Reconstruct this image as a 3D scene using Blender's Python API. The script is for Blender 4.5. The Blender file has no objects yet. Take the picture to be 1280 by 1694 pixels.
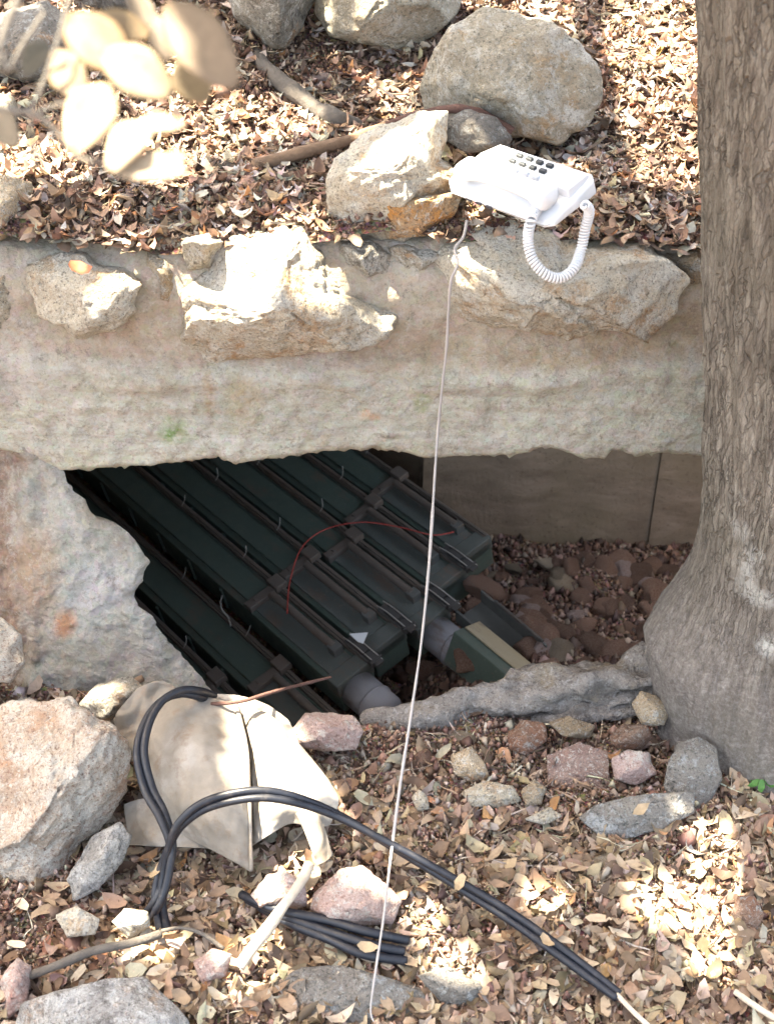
import bpy, bmesh, math, random
import numpy as np
from mathutils import Vector, Matrix, noise as mn
random.seed(7); np.random.seed(7)
R = math.radians
sc = bpy.context.scene

# ------------------------------------------------------------------ camera, sky, sun, exposure
TH = R(37.0); FPX = 2206.0; CAM = Vector((0, 0, 1.65))
cd = bpy.data.cameras.new('camera'); cam = bpy.data.objects.new('camera', cd)
sc.collection.objects.link(cam); sc.camera = cam
cam.location = CAM; cam.rotation_euler = (R(90) - TH, 0, 0)
cd.sensor_fit = 'VERTICAL'; cd.sensor_height = 24.0; cd.lens = 24.0 * FPX / 1694.0
cd.clip_start = 0.05; cd.clip_end = 200
cd.dof.use_dof = True; cd.dof.focus_distance = 2.2; cd.dof.aperture_fstop = 4.8

SUN = Vector((-0.30, 0.17, 0.94)).normalized()          # towards the sun
elev = math.asin(SUN.z); az = math.atan2(SUN.x, SUN.y)
w = bpy.data.worlds.new('World'); sc.world = w; w.use_nodes = True
nt = w.node_tree; nt.nodes.clear()
sky = nt.nodes.new('ShaderNodeTexSky'); sky.sky_type = 'NISHITA'; sky.sun_disc = False
sky.sun_elevation = elev; sky.sun_rotation = az
sky.air_density = 1.0; sky.dust_density = 5.0; sky.ozone_density = 0.6
wbg = nt.nodes.new('ShaderNodeBackground'); wbg.inputs[1].default_value = 0.15
wo = nt.nodes.new('ShaderNodeOutputWorld')
nt.links.new(sky.outputs[0], wbg.inputs[0]); nt.links.new(wbg.outputs[0], wo.inputs[0])
sl = bpy.data.lights.new('sun', 'SUN'); sl.energy = 5.0; sl.angle = R(0.5); sl.color = (1.0, 0.95, 0.87)
so = bpy.data.objects.new('sun', sl); sc.collection.objects.link(so)
so.rotation_euler = SUN.to_track_quat('Z', 'Y').to_euler()
vs = sc.view_settings; vs.view_transform = 'Standard'; vs.look = 'None'; vs.gamma = 1.0
vs.use_curve_mapping = False; vs.exposure = 3.2
vs.use_white_balance = True; vs.white_balance_temperature = 7800; vs.white_balance_tint = 7

# ------------------------------------------------------------------ geometry of the view (a pixel of the photograph gives a ray)
CF = Vector((0, math.cos(TH), -math.sin(TH))); CU = Vector((0, math.sin(TH), math.cos(TH))); CR = Vector((1, 0, 0))
def ray(px, py): return CF + CR * ((px - 640) / FPX) + CU * ((847 - py) / FPX)
def PD(px, py, d): return CAM + ray(px, py) * d
def PY(px, py, y): r = ray(px, py); return CAM + r * (y / r.y)
def PZ(px, py, z): r = ray(px, py); return CAM + r * ((z - CAM.z) / r.z)
def depth(p): return (Vector(p) - CAM).dot(CF)
def topx(P):
    P = np.asarray(P, float) - np.array(CAM)
    d = P @ np.array(CF)
    return 640 + FPX * (P @ np.array(CR)) / d, 847 - FPX * (P @ np.array(CU)) / d

def fbm(p, o=4, s=1.0):
    return mn.fractal(Vector(p) * s, 1.0, 2.0, o)
def vnoise(x, y, seed=0):            # quick vectorised value noise, -1..1
    xi = np.floor(x).astype(np.int64); yi = np.floor(y).astype(np.int64)
    fx = x - xi; fy = y - yi; fx = fx * fx * (3 - 2 * fx); fy = fy * fy * (3 - 2 * fy)
    def h(a, b):
        n = (a * 374761393 + b * 668265263 + seed * 1442695041) & 0x7fffffff
        n = ((n ^ (n >> 13)) * 1274126177) & 0x7fffffff
        return ((n ^ (n >> 16)) & 0xffff) / 32767.5 - 1
    return (h(xi, yi) * (1 - fx) + h(xi + 1, yi) * fx) * (1 - fy) + (h(xi, yi + 1) * (1 - fx) + h(xi + 1, yi + 1) * fx) * fy
def vf(x, y, s, o=4, seed=0):
    a = 0; amp = 1
    for i in range(o): a = a + amp * vnoise(x * s, y * s, seed + i * 17); amp *= .5; s *= 2.03
    return a
def inpoly(px, py, poly):
    px = np.asarray(px, float); py = np.asarray(py, float); c = np.zeros(px.shape, bool)
    n = len(poly)
    for i in range(n):
        x1, y1 = poly[i]; x2, y2 = poly[(i + 1) % n]
        if y1 == y2: continue
        t = ((y1 > py) != (y2 > py)) & (px < (x2 - x1) * (py - y1) / (y2 - y1) + x1)
        c ^= t
    return c

# ------------------------------------------------------------------ objects
def link(o): sc.collection.objects.link(o); return o
def mesh_obj(name, verts, faces, mat=None, parent=None, smooth=True):
    me = bpy.data.meshes.new(name); me.from_pydata([tuple(v) for v in verts], [], faces); me.update()
    if smooth: me.polygons.foreach_set('use_smooth', [True] * len(me.polygons))
    if mat: me.materials.append(mat)
    o = bpy.data.objects.new(name, me); link(o)
    if parent: o.parent = parent
    return o
def empty(name, loc=(0, 0, 0)):
    o = bpy.data.objects.new(name, None); o.empty_display_size = .05; link(o); o.location = loc; return o
def tag(o, label, cat, group=None):
    o['label'] = label; o['category'] = cat
    if group: o['group'] = group
    return o
def struct(o): o['kind'] = 'structure'; return o
def stuff(o): o['kind'] = 'stuff'; return o
def recenter(o, base=None):      # put the origin of a mesh built in world coordinates at its base
    me = o.data; n = len(me.vertices); co = np.empty(n * 3, 'f'); me.vertices.foreach_get('co', co); co = co.reshape(-1, 3)
    c = base if base is not None else (float(co[:, 0].mean()), float(co[:, 1].mean()), float(co[:, 2].min()))
    co -= np.array(c, 'f'); me.vertices.foreach_set('co', co.ravel()); o.location = c; me.update(); return o
def under(o, parent):            # keep the world position of a mesh while parenting it to an unrotated empty
    o.parent = parent; o.location = Vector(o.location) - parent.location; return o

# ------------------------------------------------------------------ node helper
class NT:
    def __init__(s, name):
        s.m = bpy.data.materials.new(name); s.m.use_nodes = True; s.t = s.m.node_tree; s.t.nodes.clear()
        s.out = s.new('ShaderNodeOutputMaterial'); s.p = s.new('ShaderNodeBsdfPrincipled')
        s.t.links.new(s.p.outputs[0], s.out.inputs[0]); s.tc = s.new('ShaderNodeTexCoord')
    def new(s, k): return s.t.nodes.new(k)
    def lk(s, a, b):
        if hasattr(a, 'bl_idname') and not hasattr(a, 'is_linked'): a = a.outputs[0]
        s.t.links.new(a, b)
    def put(s, sock, v):
        if isinstance(v, (int, float)): sock.default_value = v
        elif isinstance(v, tuple): sock.default_value = (v + (1,))[:4] if sock.type == 'RGBA' else v[:3]
        else: s.t.links.new(v, sock)
    def obj(s): return s.tc.outputs['Object']
    def mapping(s, v, sc_=(1, 1, 1), loc=(0, 0, 0)):
        n = s.new('ShaderNodeMapping'); s.put(n.inputs[0], v); n.inputs['Scale'].default_value = sc_; n.inputs['Location'].default_value = loc; return n.outputs[0]
    def noise(s, v, scale, detail=6, rough=.6, dist=0, out=0):
        n = s.new('ShaderNodeTexNoise'); s.put(n.inputs['Vector'], v); n.inputs['Scale'].default_value = scale
        n.inputs['Detail'].default_value = detail; n.inputs['Roughness'].default_value = rough; n.inputs['Distortion'].default_value = dist
        return n.outputs[out]
    def vor(s, v, scale, feat='F1', rnd=1.0, out=0):
        n = s.new('ShaderNodeTexVoronoi'); n.feature = feat; s.put(n.inputs['Vector'], v); n.inputs['Scale'].default_value = scale
        n.inputs['Randomness'].default_value = rnd; return n.outputs[out]
    def ramp(s, f, stops, const=False):
        n = s.new('ShaderNodeValToRGB'); s.put(n.inputs[0], f); e = n.color_ramp.elements
        while len(e) < len(stops): e.new(.5)
        for i, (p, c) in enumerate(stops):
            e[i].position = p; e[i].color = (c, c, c, 1) if isinstance(c, (int, float)) else tuple(c) + (1,)
        return n.outputs[0]
    def mix(s, f, a, b, mode='MIX'):
        n = s.new('ShaderNodeMix'); n.data_type = 'RGBA'; n.blend_type = mode
        s.put(n.inputs[0], f); s.put(n.inputs[6], a); s.put(n.inputs[7], b); return n.outputs[2]
    def math(s, op, a, b=0.0, c=None):
        n = s.new('ShaderNodeMath'); n.operation = op; s.put(n.inputs[0], a); s.put(n.inputs[1], b)
        if c is not None: s.put(n.inputs[2], c)
        return n.outputs[0]
    def sep(s, v):
        n = s.new('ShaderNodeSeparateXYZ'); s.put(n.inputs[0], v); return n.outputs
    def rand(s): return s.new('ShaderNodeObjectInfo').outputs['Random']
    def offs(s, v, amt=9.0):          # shift coordinates per object so alike meshes do not repeat
        c = s.new('ShaderNodeCombineXYZ'); r = s.math('MULTIPLY', s.rand(), amt)
        s.put(c.inputs[0], r); s.put(c.inputs[1], r); a = s.new('ShaderNodeVectorMath'); a.operation = 'ADD'
        s.put(a.inputs[0], v); s.put(a.inputs[1], c.outputs[0]); return a.outputs[0]
    def warp(s, v, scale=4, amt=.1):
        n = s.noise(v, scale, 4, out=1); sub = s.new('ShaderNodeVectorMath'); sub.operation = 'SUBTRACT'; s.put(sub.inputs[0], n); sub.inputs[1].default_value = (.5, .5, .5)
        mu = s.new('ShaderNodeVectorMath'); mu.operation = 'SCALE'; s.put(mu.inputs[0], sub.outputs[0]); mu.inputs['Scale'].default_value = amt
        a = s.new('ShaderNodeVectorMath'); a.operation = 'ADD'; s.put(a.inputs[0], v); s.put(a.inputs[1], mu.outputs[0]); return a.outputs[0]
    def spot(s, v, c, rx, ry, rz, soft=.5):   # soft-edged stain about a point
        mp = s.new('ShaderNodeVectorMath'); mp.operation = 'SUBTRACT'; s.put(mp.inputs[0], v); mp.inputs[1].default_value = c
        dv = s.new('ShaderNodeVectorMath'); dv.operation = 'DIVIDE'; s.put(dv.inputs[0], mp.outputs[0]); dv.inputs[1].default_value = (rx, ry, rz)
        l = s.new('ShaderNodeVectorMath'); l.operation = 'LENGTH'; s.put(l.inputs[0], dv.outputs[0])
        return s.ramp(l.outputs['Value'], [(1 - soft, 1.0), (1.0, 0.0)])
    def fin(s, col, rough=.9, bump=None, bstr=.5, bdist=.004, spec=.3):
        s.put(s.p.inputs['Base Color'], col); s.put(s.p.inputs['Roughness'], rough); s.p.inputs['Specular IOR Level'].default_value = spec
        if bump is not None:
            b = s.new('ShaderNodeBump'); b.inputs['Strength'].default_value = bstr; b.inputs['Distance'].default_value = bdist
            s.put(b.inputs['Height'], bump); s.t.links.new(b.outputs[0], s.p.inputs['Normal'])
        return s.m

def rock_mat(name, a, b, c, stain=(.45, .24, .10), stain_amt=.45, dark=(.10, .09, .08), dark_amt=.5, white=(.62, .6, .55), white_amt=.5, sc_=1.0, pits=1.0):
    n = NT(name); v = n.offs(n.obj()); wv = n.warp(v, 7 * sc_, .06)
    big = n.noise(wv, 7 * sc_, 5, .6); col = n.ramp(big, [(.32, a), (.5, b), (.68, c)])
    col = n.mix(n.ramp(n.noise(wv, 11 * sc_, 6, .7), [(.62 - .16 * stain_amt, 0.), (.74 - .1 * stain_amt, .9)]), col, stain)
    col = n.mix(n.ramp(n.noise(n.mapping(wv, loc=(3, 5, 7)), 16 * sc_, 7, .75), [(.60 - .14 * white_amt, 0.), (.66 - .1 * white_amt, .85)]), col, white)
    col = n.mix(n.ramp(n.noise(n.mapping(wv, loc=(8, 1, 2)), 22 * sc_, 8, .8), [(.66 - .14 * dark_amt, 0.), (.74 - .12 * dark_amt, .85)]), col, dark)
    sp = n.noise(v, 190 * sc_, 3, .7); col = n.mix(n.ramp(sp, [(.34, .8), (.46, 0.)]), col, dark)
    lp = n.ramp(n.noise(n.mapping(wv, loc=(2, 9, 4)), 75 * sc_, 5, .8), [(.54, 0.), (.60, .7)]); col = n.mix(lp, col, white); dp = n.ramp(n.noise(n.mapping(wv, loc=(6, 2, 1)), 95 * sc_, 5, .8), [(.56, 0.), (.62, .75)]); col = n.mix(n.math('MULTIPLY', dp, .4 + .6 * dark_amt), col, tuple(q * 1.5 for q in dark))
    if sc_ > 1.5: rr = n.math('MULTIPLY_ADD', n.rand(), .75, .6); cc = n.new('ShaderNodeCombineXYZ'); [n.put(cc.inputs[i_], rr) for i_ in range(3)]; col = n.mix(1.0, col, cc.outputs[0], 'MULTIPLY')
    fine = n.noise(v, 420, 2, .5); col = n.mix(.5, col, n.ramp(fine, [(.3, .45), (.7, 1.0)]), 'MULTIPLY')
    pit = n.ramp(n.vor(n.warp(v, 30, .03), 55 * sc_), [(.08, 0.), (.3, 1.)])
    h = n.math('ADD', n.math('MULTIPLY', n.noise(v, 38 * sc_, 9, .72), 1.4), n.math('MULTIPLY', pit, .35 * pits))
    h = n.math('ADD', h, n.math('MULTIPLY', n.noise(v, 230, 4, .6), .35))
    return n.fin(col, .92, h, 1.0, .016)
M = {}
M['lime'] = rock_mat('limestone_grey', (0.330, 0.301, 0.242), (0.484, 0.431, 0.336), (0.590, 0.531, 0.419))
M['lime_w'] = rock_mat('limestone_white', (0.389, 0.348, 0.271), (0.578, 0.519, 0.413), (0.708, 0.649, 0.531), stain=(.46, .26, .12), stain_amt=.85, dark=(.17, .15, .13), dark_amt=.45, white=(.64, .61, .54), white_amt=.8)
M['lime_d'] = rock_mat('limestone_dark', (0.189, 0.177, 0.147), (0.307, 0.283, 0.236), (0.425, 0.389, 0.330), stain_amt=.3, dark_amt=.8)
M['lime_bold'] = rock_mat('limestone_lichen', (0.307, 0.277, 0.218), (0.437, 0.389, 0.307), (0.555, 0.496, 0.401), stain=(.44, .29, .15), stain_amt=.45, dark=(.15, .145, .115), dark_amt=.5, white_amt=.5)
M['pink'] = rock_mat('limestone_pink', (.42, .30, .22), (.54, .44, .35), (.64, .57, .48), stain=(.50, .26, .14), stain_amt=.55, dark=(.22, .12, .09), dark_amt=.35, white=(.66, .62, .55), white_amt=.9)
M['rose'] = rock_mat('stone_rose', (.42, .27, .23), (.52, .38, .34), (.58, .46, .41), stain=(.45, .22, .18), stain_amt=.3, dark=(.25, .14, .12), dark_amt=.15, white_amt=.35)
M['rust'] = rock_mat('stone_rust', (.30, .13, .08), (.38, .20, .13), (.44, .32, .25), stain=(.36, .17, .09), stain_amt=.5, dark=(.12, .06, .04), dark_amt=.3, white_amt=.1, sc_=2)
M['tan'] = rock_mat('stone_tan', (.38, .27, .17), (.50, .38, .25), (.58, .49, .37), stain=(.45, .24, .11), stain_amt=.4, dark_amt=.2, white_amt=.35, sc_=2)
M['slate'] = rock_mat('stone_slate', (.15, .135, .12), (.22, .20, .18), (.30, .28, .25), stain_amt=.1, dark=(.07, .075, .07), dark_amt=.4, white=(.4, .42, .42), white_amt=.2)
M['orange'] = rock_mat('stone_orange_base', (.36, .30, .22), (.46, .36, .24), (.5, .42, .32), stain=(.62, .28, .07), stain_amt=1.0, dark_amt=.3, white_amt=.2)
M['pit_stone'] = rock_mat('stone_brown', (.20, .095, .06), (.34, .185, .125), (.46, .33, .25), stain=(.30, .12, .06), stain_amt=.5, dark_amt=.4, white=(.4, .33, .27), white_amt=.15, sc_=2)
M['mauve'] = rock_mat('stone_mauve', (.20, .12, .10), (.28, .185, .155), (.36, .26, .22), stain=(.30, .16, .11), stain_amt=.3, dark_amt=.3, white_amt=.1, sc_=2)
M['blue'] = rock_mat('stone_blue_grey', (.22, .215, .21), (.33, .32, .31), (.43, .42, .39), stain_amt=.25, dark=(.11, .10, .095), dark_amt=.9, white=(.52, .52, .51), white_amt=.8)

# soil
def soil_mat(name, a, b, c):
    n = NT(name); v = n.obj(); col = n.ramp(n.noise(v, 18, 8, .7), [(.35, a), (.52, b), (.68, c)])
    cr = n.vor(v, 160, out=1); col = n.mix(.35, col, cr, 'OVERLAY')
    col = n.mix(n.ramp(n.noise(v, 260, 3, .7), [(.35, .8), (.48, 0.)]), col, (.06, .035, .025))
    h = n.math('ADD', n.noise(v, 60, 8, .75), n.math('MULTIPLY', n.vor(v, 150), .8))
    return n.fin(col, .97, h, 1.0, .008)
M['soil'] = soil_mat('soil', (.14, .085, .055), (.24, .155, .11), (.34, .25, .19))
M['soil_dark'] = soil_mat('soil_dark', (.11, .065, .045), (.19, .12, .085), (.29, .20, .15))

def leaf_mat(tr_=.18):
    n = NT('dry_leaf'); a = n.new('ShaderNodeAttribute'); a.attribute_name = 'Col'
    v = n.obj(); col = n.mix(.6, a.outputs['Color'], n.ramp(n.noise(v, 170, 5, .7), [(.3, .55), (.7, 1.0)]), 'MULTIPLY')
    m = n.fin(col, .62, n.noise(v, 300, 3, .6), .35, .001, spec=.35)
    tr = n.new('ShaderNodeBsdfTranslucent'); mx = n.new('ShaderNodeMixShader'); mx.inputs[0].default_value = tr_
    n.put(tr.inputs[0], col); n.t.links.new(n.p.outputs[0], mx.inputs[1]); n.t.links.new(tr.outputs[0], mx.inputs[2]); n.t.links.new(mx.outputs[0], n.out.inputs[0])
    return m
M['leaf'] = leaf_mat()
M['leaf_near'] = leaf_mat(.28); M['leaf_near'].name = 'thin_dry_leaf'

# ------------------------------------------------------------------ leaves joined into one sheet of litter
def leaf_arrays(P, yaw, tilt, tdir, L, W, col, curl, fold):
    N = len(P); T = np.array([0, .18, .5, .8, 1.0]); Wd = np.array([0, .72, 1.0, .66, 0])
    tv = [0] + [1] * 3 + [2] * 3 + [3] * 3 + [4]; sv = [0, -1, 0, 1, -1, 0, 1, -1, 0, 1, 0]
    t = T[tv]; s = np.array(sv) * Wd[tv]
    x = (t[None, :] - .5) * L[:, None]; y = s[None, :] * W[:, None] * .5
    z = curl[:, None] * L[:, None] * ((t[None, :] - .5) ** 2) * 2 + fold[:, None] * np.abs(y)
    cy, sy = np.cos(yaw)[:, None], np.sin(yaw)[:, None]
    X = x * cy - y * sy; Y = x * sy + y * cy; Z = z
    X0 = x + 0; x = x + (np.random.randn(*x.shape) * .045) * L[:, None]; y = y + (np.random.randn(*x.shape) * .05) * W[:, None]; z = z + np.random.randn(*x.shape) * .03 * L[:, None]
    X = x * cy - y * sy; Y = x * sy + y * cy; Z = z
    # tilt about the horizontal axis tdir (Rodrigues)
    kx, ky = np.cos(tdir)[:, None], np.sin(tdir)[:, None]; ct, st = np.cos(tilt)[:, None], np.sin(tilt)[:, None]
    dot = kx * X + ky * Y
    X2 = X * ct + (ky * Z) * st + kx * dot * (1 - ct); Y2 = Y * ct - (kx * Z) * st + ky * dot * (1 - ct)
    Z2 = Z * ct + (kx * Y - ky * X) * st
    V = np.stack([X2, Y2, Z2], 2) + P[:, None, :]
    quads = np.array([[1, 4, 5, 2], [2, 5, 6, 3], [4, 7, 8, 5], [5, 8, 9, 6]]); tris = np.array([[0, 1, 2], [0, 2, 3], [7, 10, 8], [8, 10, 9]])
    return V.reshape(-1, 3), quads, tris, np.repeat(col, 11, axis=0)
def leaves_mesh(name, mat, *a):
    V, q, t, C = leaf_arrays(*a); N = len(V) // 11; off = (np.arange(N) * 11)[:, None, None]
    Q = (q[None] + off).reshape(-1, 4); Tt = (t[None] + off).reshape(-1, 3)
    me = bpy.data.meshes.new(name); me.vertices.add(len(V)); me.vertices.foreach_set('co', V.astype('f').ravel())
    loops = np.concatenate([Q.ravel(), Tt.ravel()]); me.loops.add(len(loops)); me.loops.foreach_set('vertex_index', loops.astype('i'))
    nq, ntt = len(Q), len(Tt); me.polygons.add(nq + ntt)
    st = np.concatenate([np.arange(nq) * 4, nq * 4 + np.arange(ntt) * 3]); me.polygons.foreach_set('loop_start', st.astype('i'))
    me.update(calc_edges=True); me.polygons.foreach_set('use_smooth', [True] * (nq + ntt))
    ca = me.color_attributes.new('Col', 'FLOAT_COLOR', 'POINT'); ca.data.foreach_set('color', np.c_[C, np.ones(len(C))].astype('f').ravel())
    me.materials.append(mat); me.validate(); o = bpy.data.objects.new(name, me); link(o); return o
def pick(pal, n, jit=.12, pw=None):
    pal = np.array(pal); i = np.random.choice(len(pal), n, p=pw); c = pal[i] * (1 + jit * np.random.randn(n, 1)) * (1 + .05 * np.random.randn(n, 3))
    return np.clip(c, .01, .85)

# ------------------------------------------------------------------ the ground
def zu(x, y):   # ground above the wall
    x = np.asarray(x, float); y = np.asarray(y, float)
    return .735 + .22 * (y - 1.9) + .022 * vf(x, y, 3.0, 3, 5) + .008 * vf(x, y, 14, 3, 9) - .012 * np.exp(-((y - 1.93) / .05) ** 2)
def zf(x, y):   # ground in front of the wall
    x = np.asarray(x, float); y = np.asarray(y, float)
    return .0 + .018 * vf(x, y, 3.2, 3, 31) + .006 * vf(x, y, 16, 3, 37) - .02
LIP = [(-300, 1120), (200, 1140), (330, 1150), (350, 1160), (470, 1197), (560, 1205), (600, 1192), (720, 1170), (800, 1140), (860, 1122), (960, 1105), (1030, 1095), (1080, 1085), (1180, 1060)]
LX = []; LY = []
for a, b in LIP: p = PZ(a, b, 0.0); LX.append(p.x); LY.append(p.y)
def yedge(x): return np.interp(x, LX, LY) + .006 * vf(np.asarray(x, float), np.asarray(x, float) * 0, 25, 2, 3)
def span(fine0, fine1, step, lo, hi, k=10):
    a = lo + (fine0 - lo) * (1 - np.linspace(1, 0, k, endpoint=False) ** 2); f = np.arange(fine0, fine1, step); b = fine1 + (hi - fine1) * np.linspace(0, 1, k) ** 2
    return np.concatenate([a, f, b])
def grid_faces(nr, nc): return [(i * nc + j, i * nc + j + 1, (i + 1) * nc + j + 1, (i + 1) * nc + j) for i in range(nr - 1) for j in range(nc - 1)]
xs = span(-1.0, 1.0, .0125, -8, 8)
# front ground: ends in a lip at the pit and turns down there
ys = np.concatenate([np.linspace(-8, .8, 10, endpoint=False), np.arange(.8, 1.60, .0125)])
V = []
for y in ys:
    ye = yedge(xs); t = np.clip((y - .8) / (1.6 - .8), 0, 1); yy = np.where(y > .8, .8 + t * (ye - .8), y)
    V.append(np.c_[xs, yy, zf(xs, yy)])
for dy, z in ((.0, None), (.012, -.02), (.02, -.07), (.01, -.3), (.03, -1.0)):
    ye = yedge(xs) + dy; V.append(np.c_[xs, ye, zf(xs, ye) if z is None else np.full(len(xs), z)])
V = np.array(V); struct(mesh_obj('ground', V.reshape(-1, 3), grid_faces(V.shape[0], V.shape[1]), M['soil']))
ys = np.concatenate([np.arange(1.92, 3.0, .0125), 3.0 + 9 * np.linspace(0, 1, 10) ** 2])
X, Y = np.meshgrid(xs, ys); Z = zu(X, Y)
nx_ = len(xs); UF = [f for f in grid_faces(len(ys), nx_) if not (.70 < xs[f[0] % nx_] < 1.75 and ys[f[0] // nx_] < 3.04)]   # the pit is open to the sky beyond the tree
struct(mesh_obj('upper_ground', np.c_[X.ravel(), Y.ravel(), Z.ravel()], UF, M['soil_dark']))
# pit floor
def zp(x, y):
    x = np.asarray(x, float); y = np.asarray(y, float)
    r = -.44 - .36 * (y - 2.2) + .03 * vf(x, y, 4, 2, 57); l = -.64 + 0 * y; t = np.clip((x - .02) / .18, 0, 1); t = t * t * (3 - 2 * t)
    return l * (1 - t) + r * t + .02 * vf(x, y, 5, 3, 51) + .008 * vf(x, y, 22, 3, 53)
px_ = np.arange(-1.4, 1.9, .02); py_ = np.arange(1.5, 4.4, .02); X, Y = np.meshgrid(px_, py_); Z = zp(X, Y)
struct(mesh_obj('pit_floor', np.c_[X.ravel(), Y.ravel(), Z.ravel()], grid_faces(len(py_), len(px_)), M['soil_dark']))

# ------------------------------------------------------------------ back wall of the pit
def board_mat():
    n = NT('brown_render'); v = n.obj(); st = n.mapping(n.warp(v, 5, .08), (1.2, 1, 3.5))
    col = n.ramp(n.noise(st, 5, 6, .6), [(.3, (.165, .12, .082)), (.5, (.235, .178, .125)), (.7, (.31, .24, .175))])
    col = n.mix(n.ramp(n.noise(v, 3.0, 4, .6), [(.45, 0.), (.7, .7)]), col, (.21, .165, .10))
    col = n.mix(n.ramp(n.noise(v, 90, 4, .7), [(.3, .6), (.42, 0.)]), col, (.09, .06, .04))
    return n.fin(col, .9, n.math('ADD', n.noise(st, 12, 6, .6), n.math('MULTIPLY', n.noise(v, 80, 5, .7), .4)), .5, .006)
M['board'] = board_mat()
pw = empty('pit_wall', (0, 3.0, -1)); pw['kind'] = 'structure'
seam_x = PY(1075, 850, 3.02).x
def wall_strip(name, pts, z0, z1, label=None):
    vs_, fs = [], []; th = .05; n = 40
    for (a, b) in zip(pts[:-1], pts[1:]):
        a = Vector((*a, 0)); b = Vector((*b, 0)); nn = Vector((-(b - a).y, (b - a).x, 0)).normalized()
        k0 = len(vs_); m = 24
        for i in range(n + 1):
            for j in range(m + 1):
                p = a.lerp(b, i / n); z = z0 + (z1 - z0) * j / m; d = .006 * fbm((p.x, z, 3), 3, 5.0)
                vs_.append((p + nn * (d + .01)) + Vector((0, 0, z)))
        fs += [(k0 + i * (m + 1) + j, k0 + (i + 1) * (m + 1) + j, k0 + (i + 1) * (m + 1) + j + 1, k0 + i * (m + 1) + j + 1) for i in range(n) for j in range(m)]
        k1 = len(vs_); c = [a - nn * .0, b - nn * .0, b - nn * th, a - nn * th]   # backing thickness
        vs_ += [p + Vector((0, 0, z)) for z in (z0, z1) for p in c]; fs += [(k1, k1 + 1, k1 + 5, k1 + 4), (k1 + 1, k1 + 2, k1 + 6, k1 + 5), (k1 + 2, k1 + 3, k1 + 7, k1 + 6), (k1 + 3, k1, k1 + 4, k1 + 7), (k1 + 4, k1 + 5, k1 + 6, k1 + 7)]
    o = mesh_obj(name, vs_, fs, M['board'], smooth=False); return under(o, pw)
wall_strip('panel', [(seam_x - .0008, 3.012), (.10, 3.02)], -1.0, .6)
wall_strip('panel', [(1.85, 3.005), (seam_x + .0008, 3.006)], -1.0, .6)
wall_strip('panel', [(.09, 3.03), (-.95, 4.28)], -1.0, .6)
wall_strip('panel', [(-1.25, 4.28), (-1.25, 1.9)], -1.0, .6)
wall_strip('panel', [(-.95, 4.28), (-1.25, 4.28)], -1.0, .6)
wall_strip('panel', [(1.84, 1.9), (1.84, 3.0)], -1.0, .6)

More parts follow.
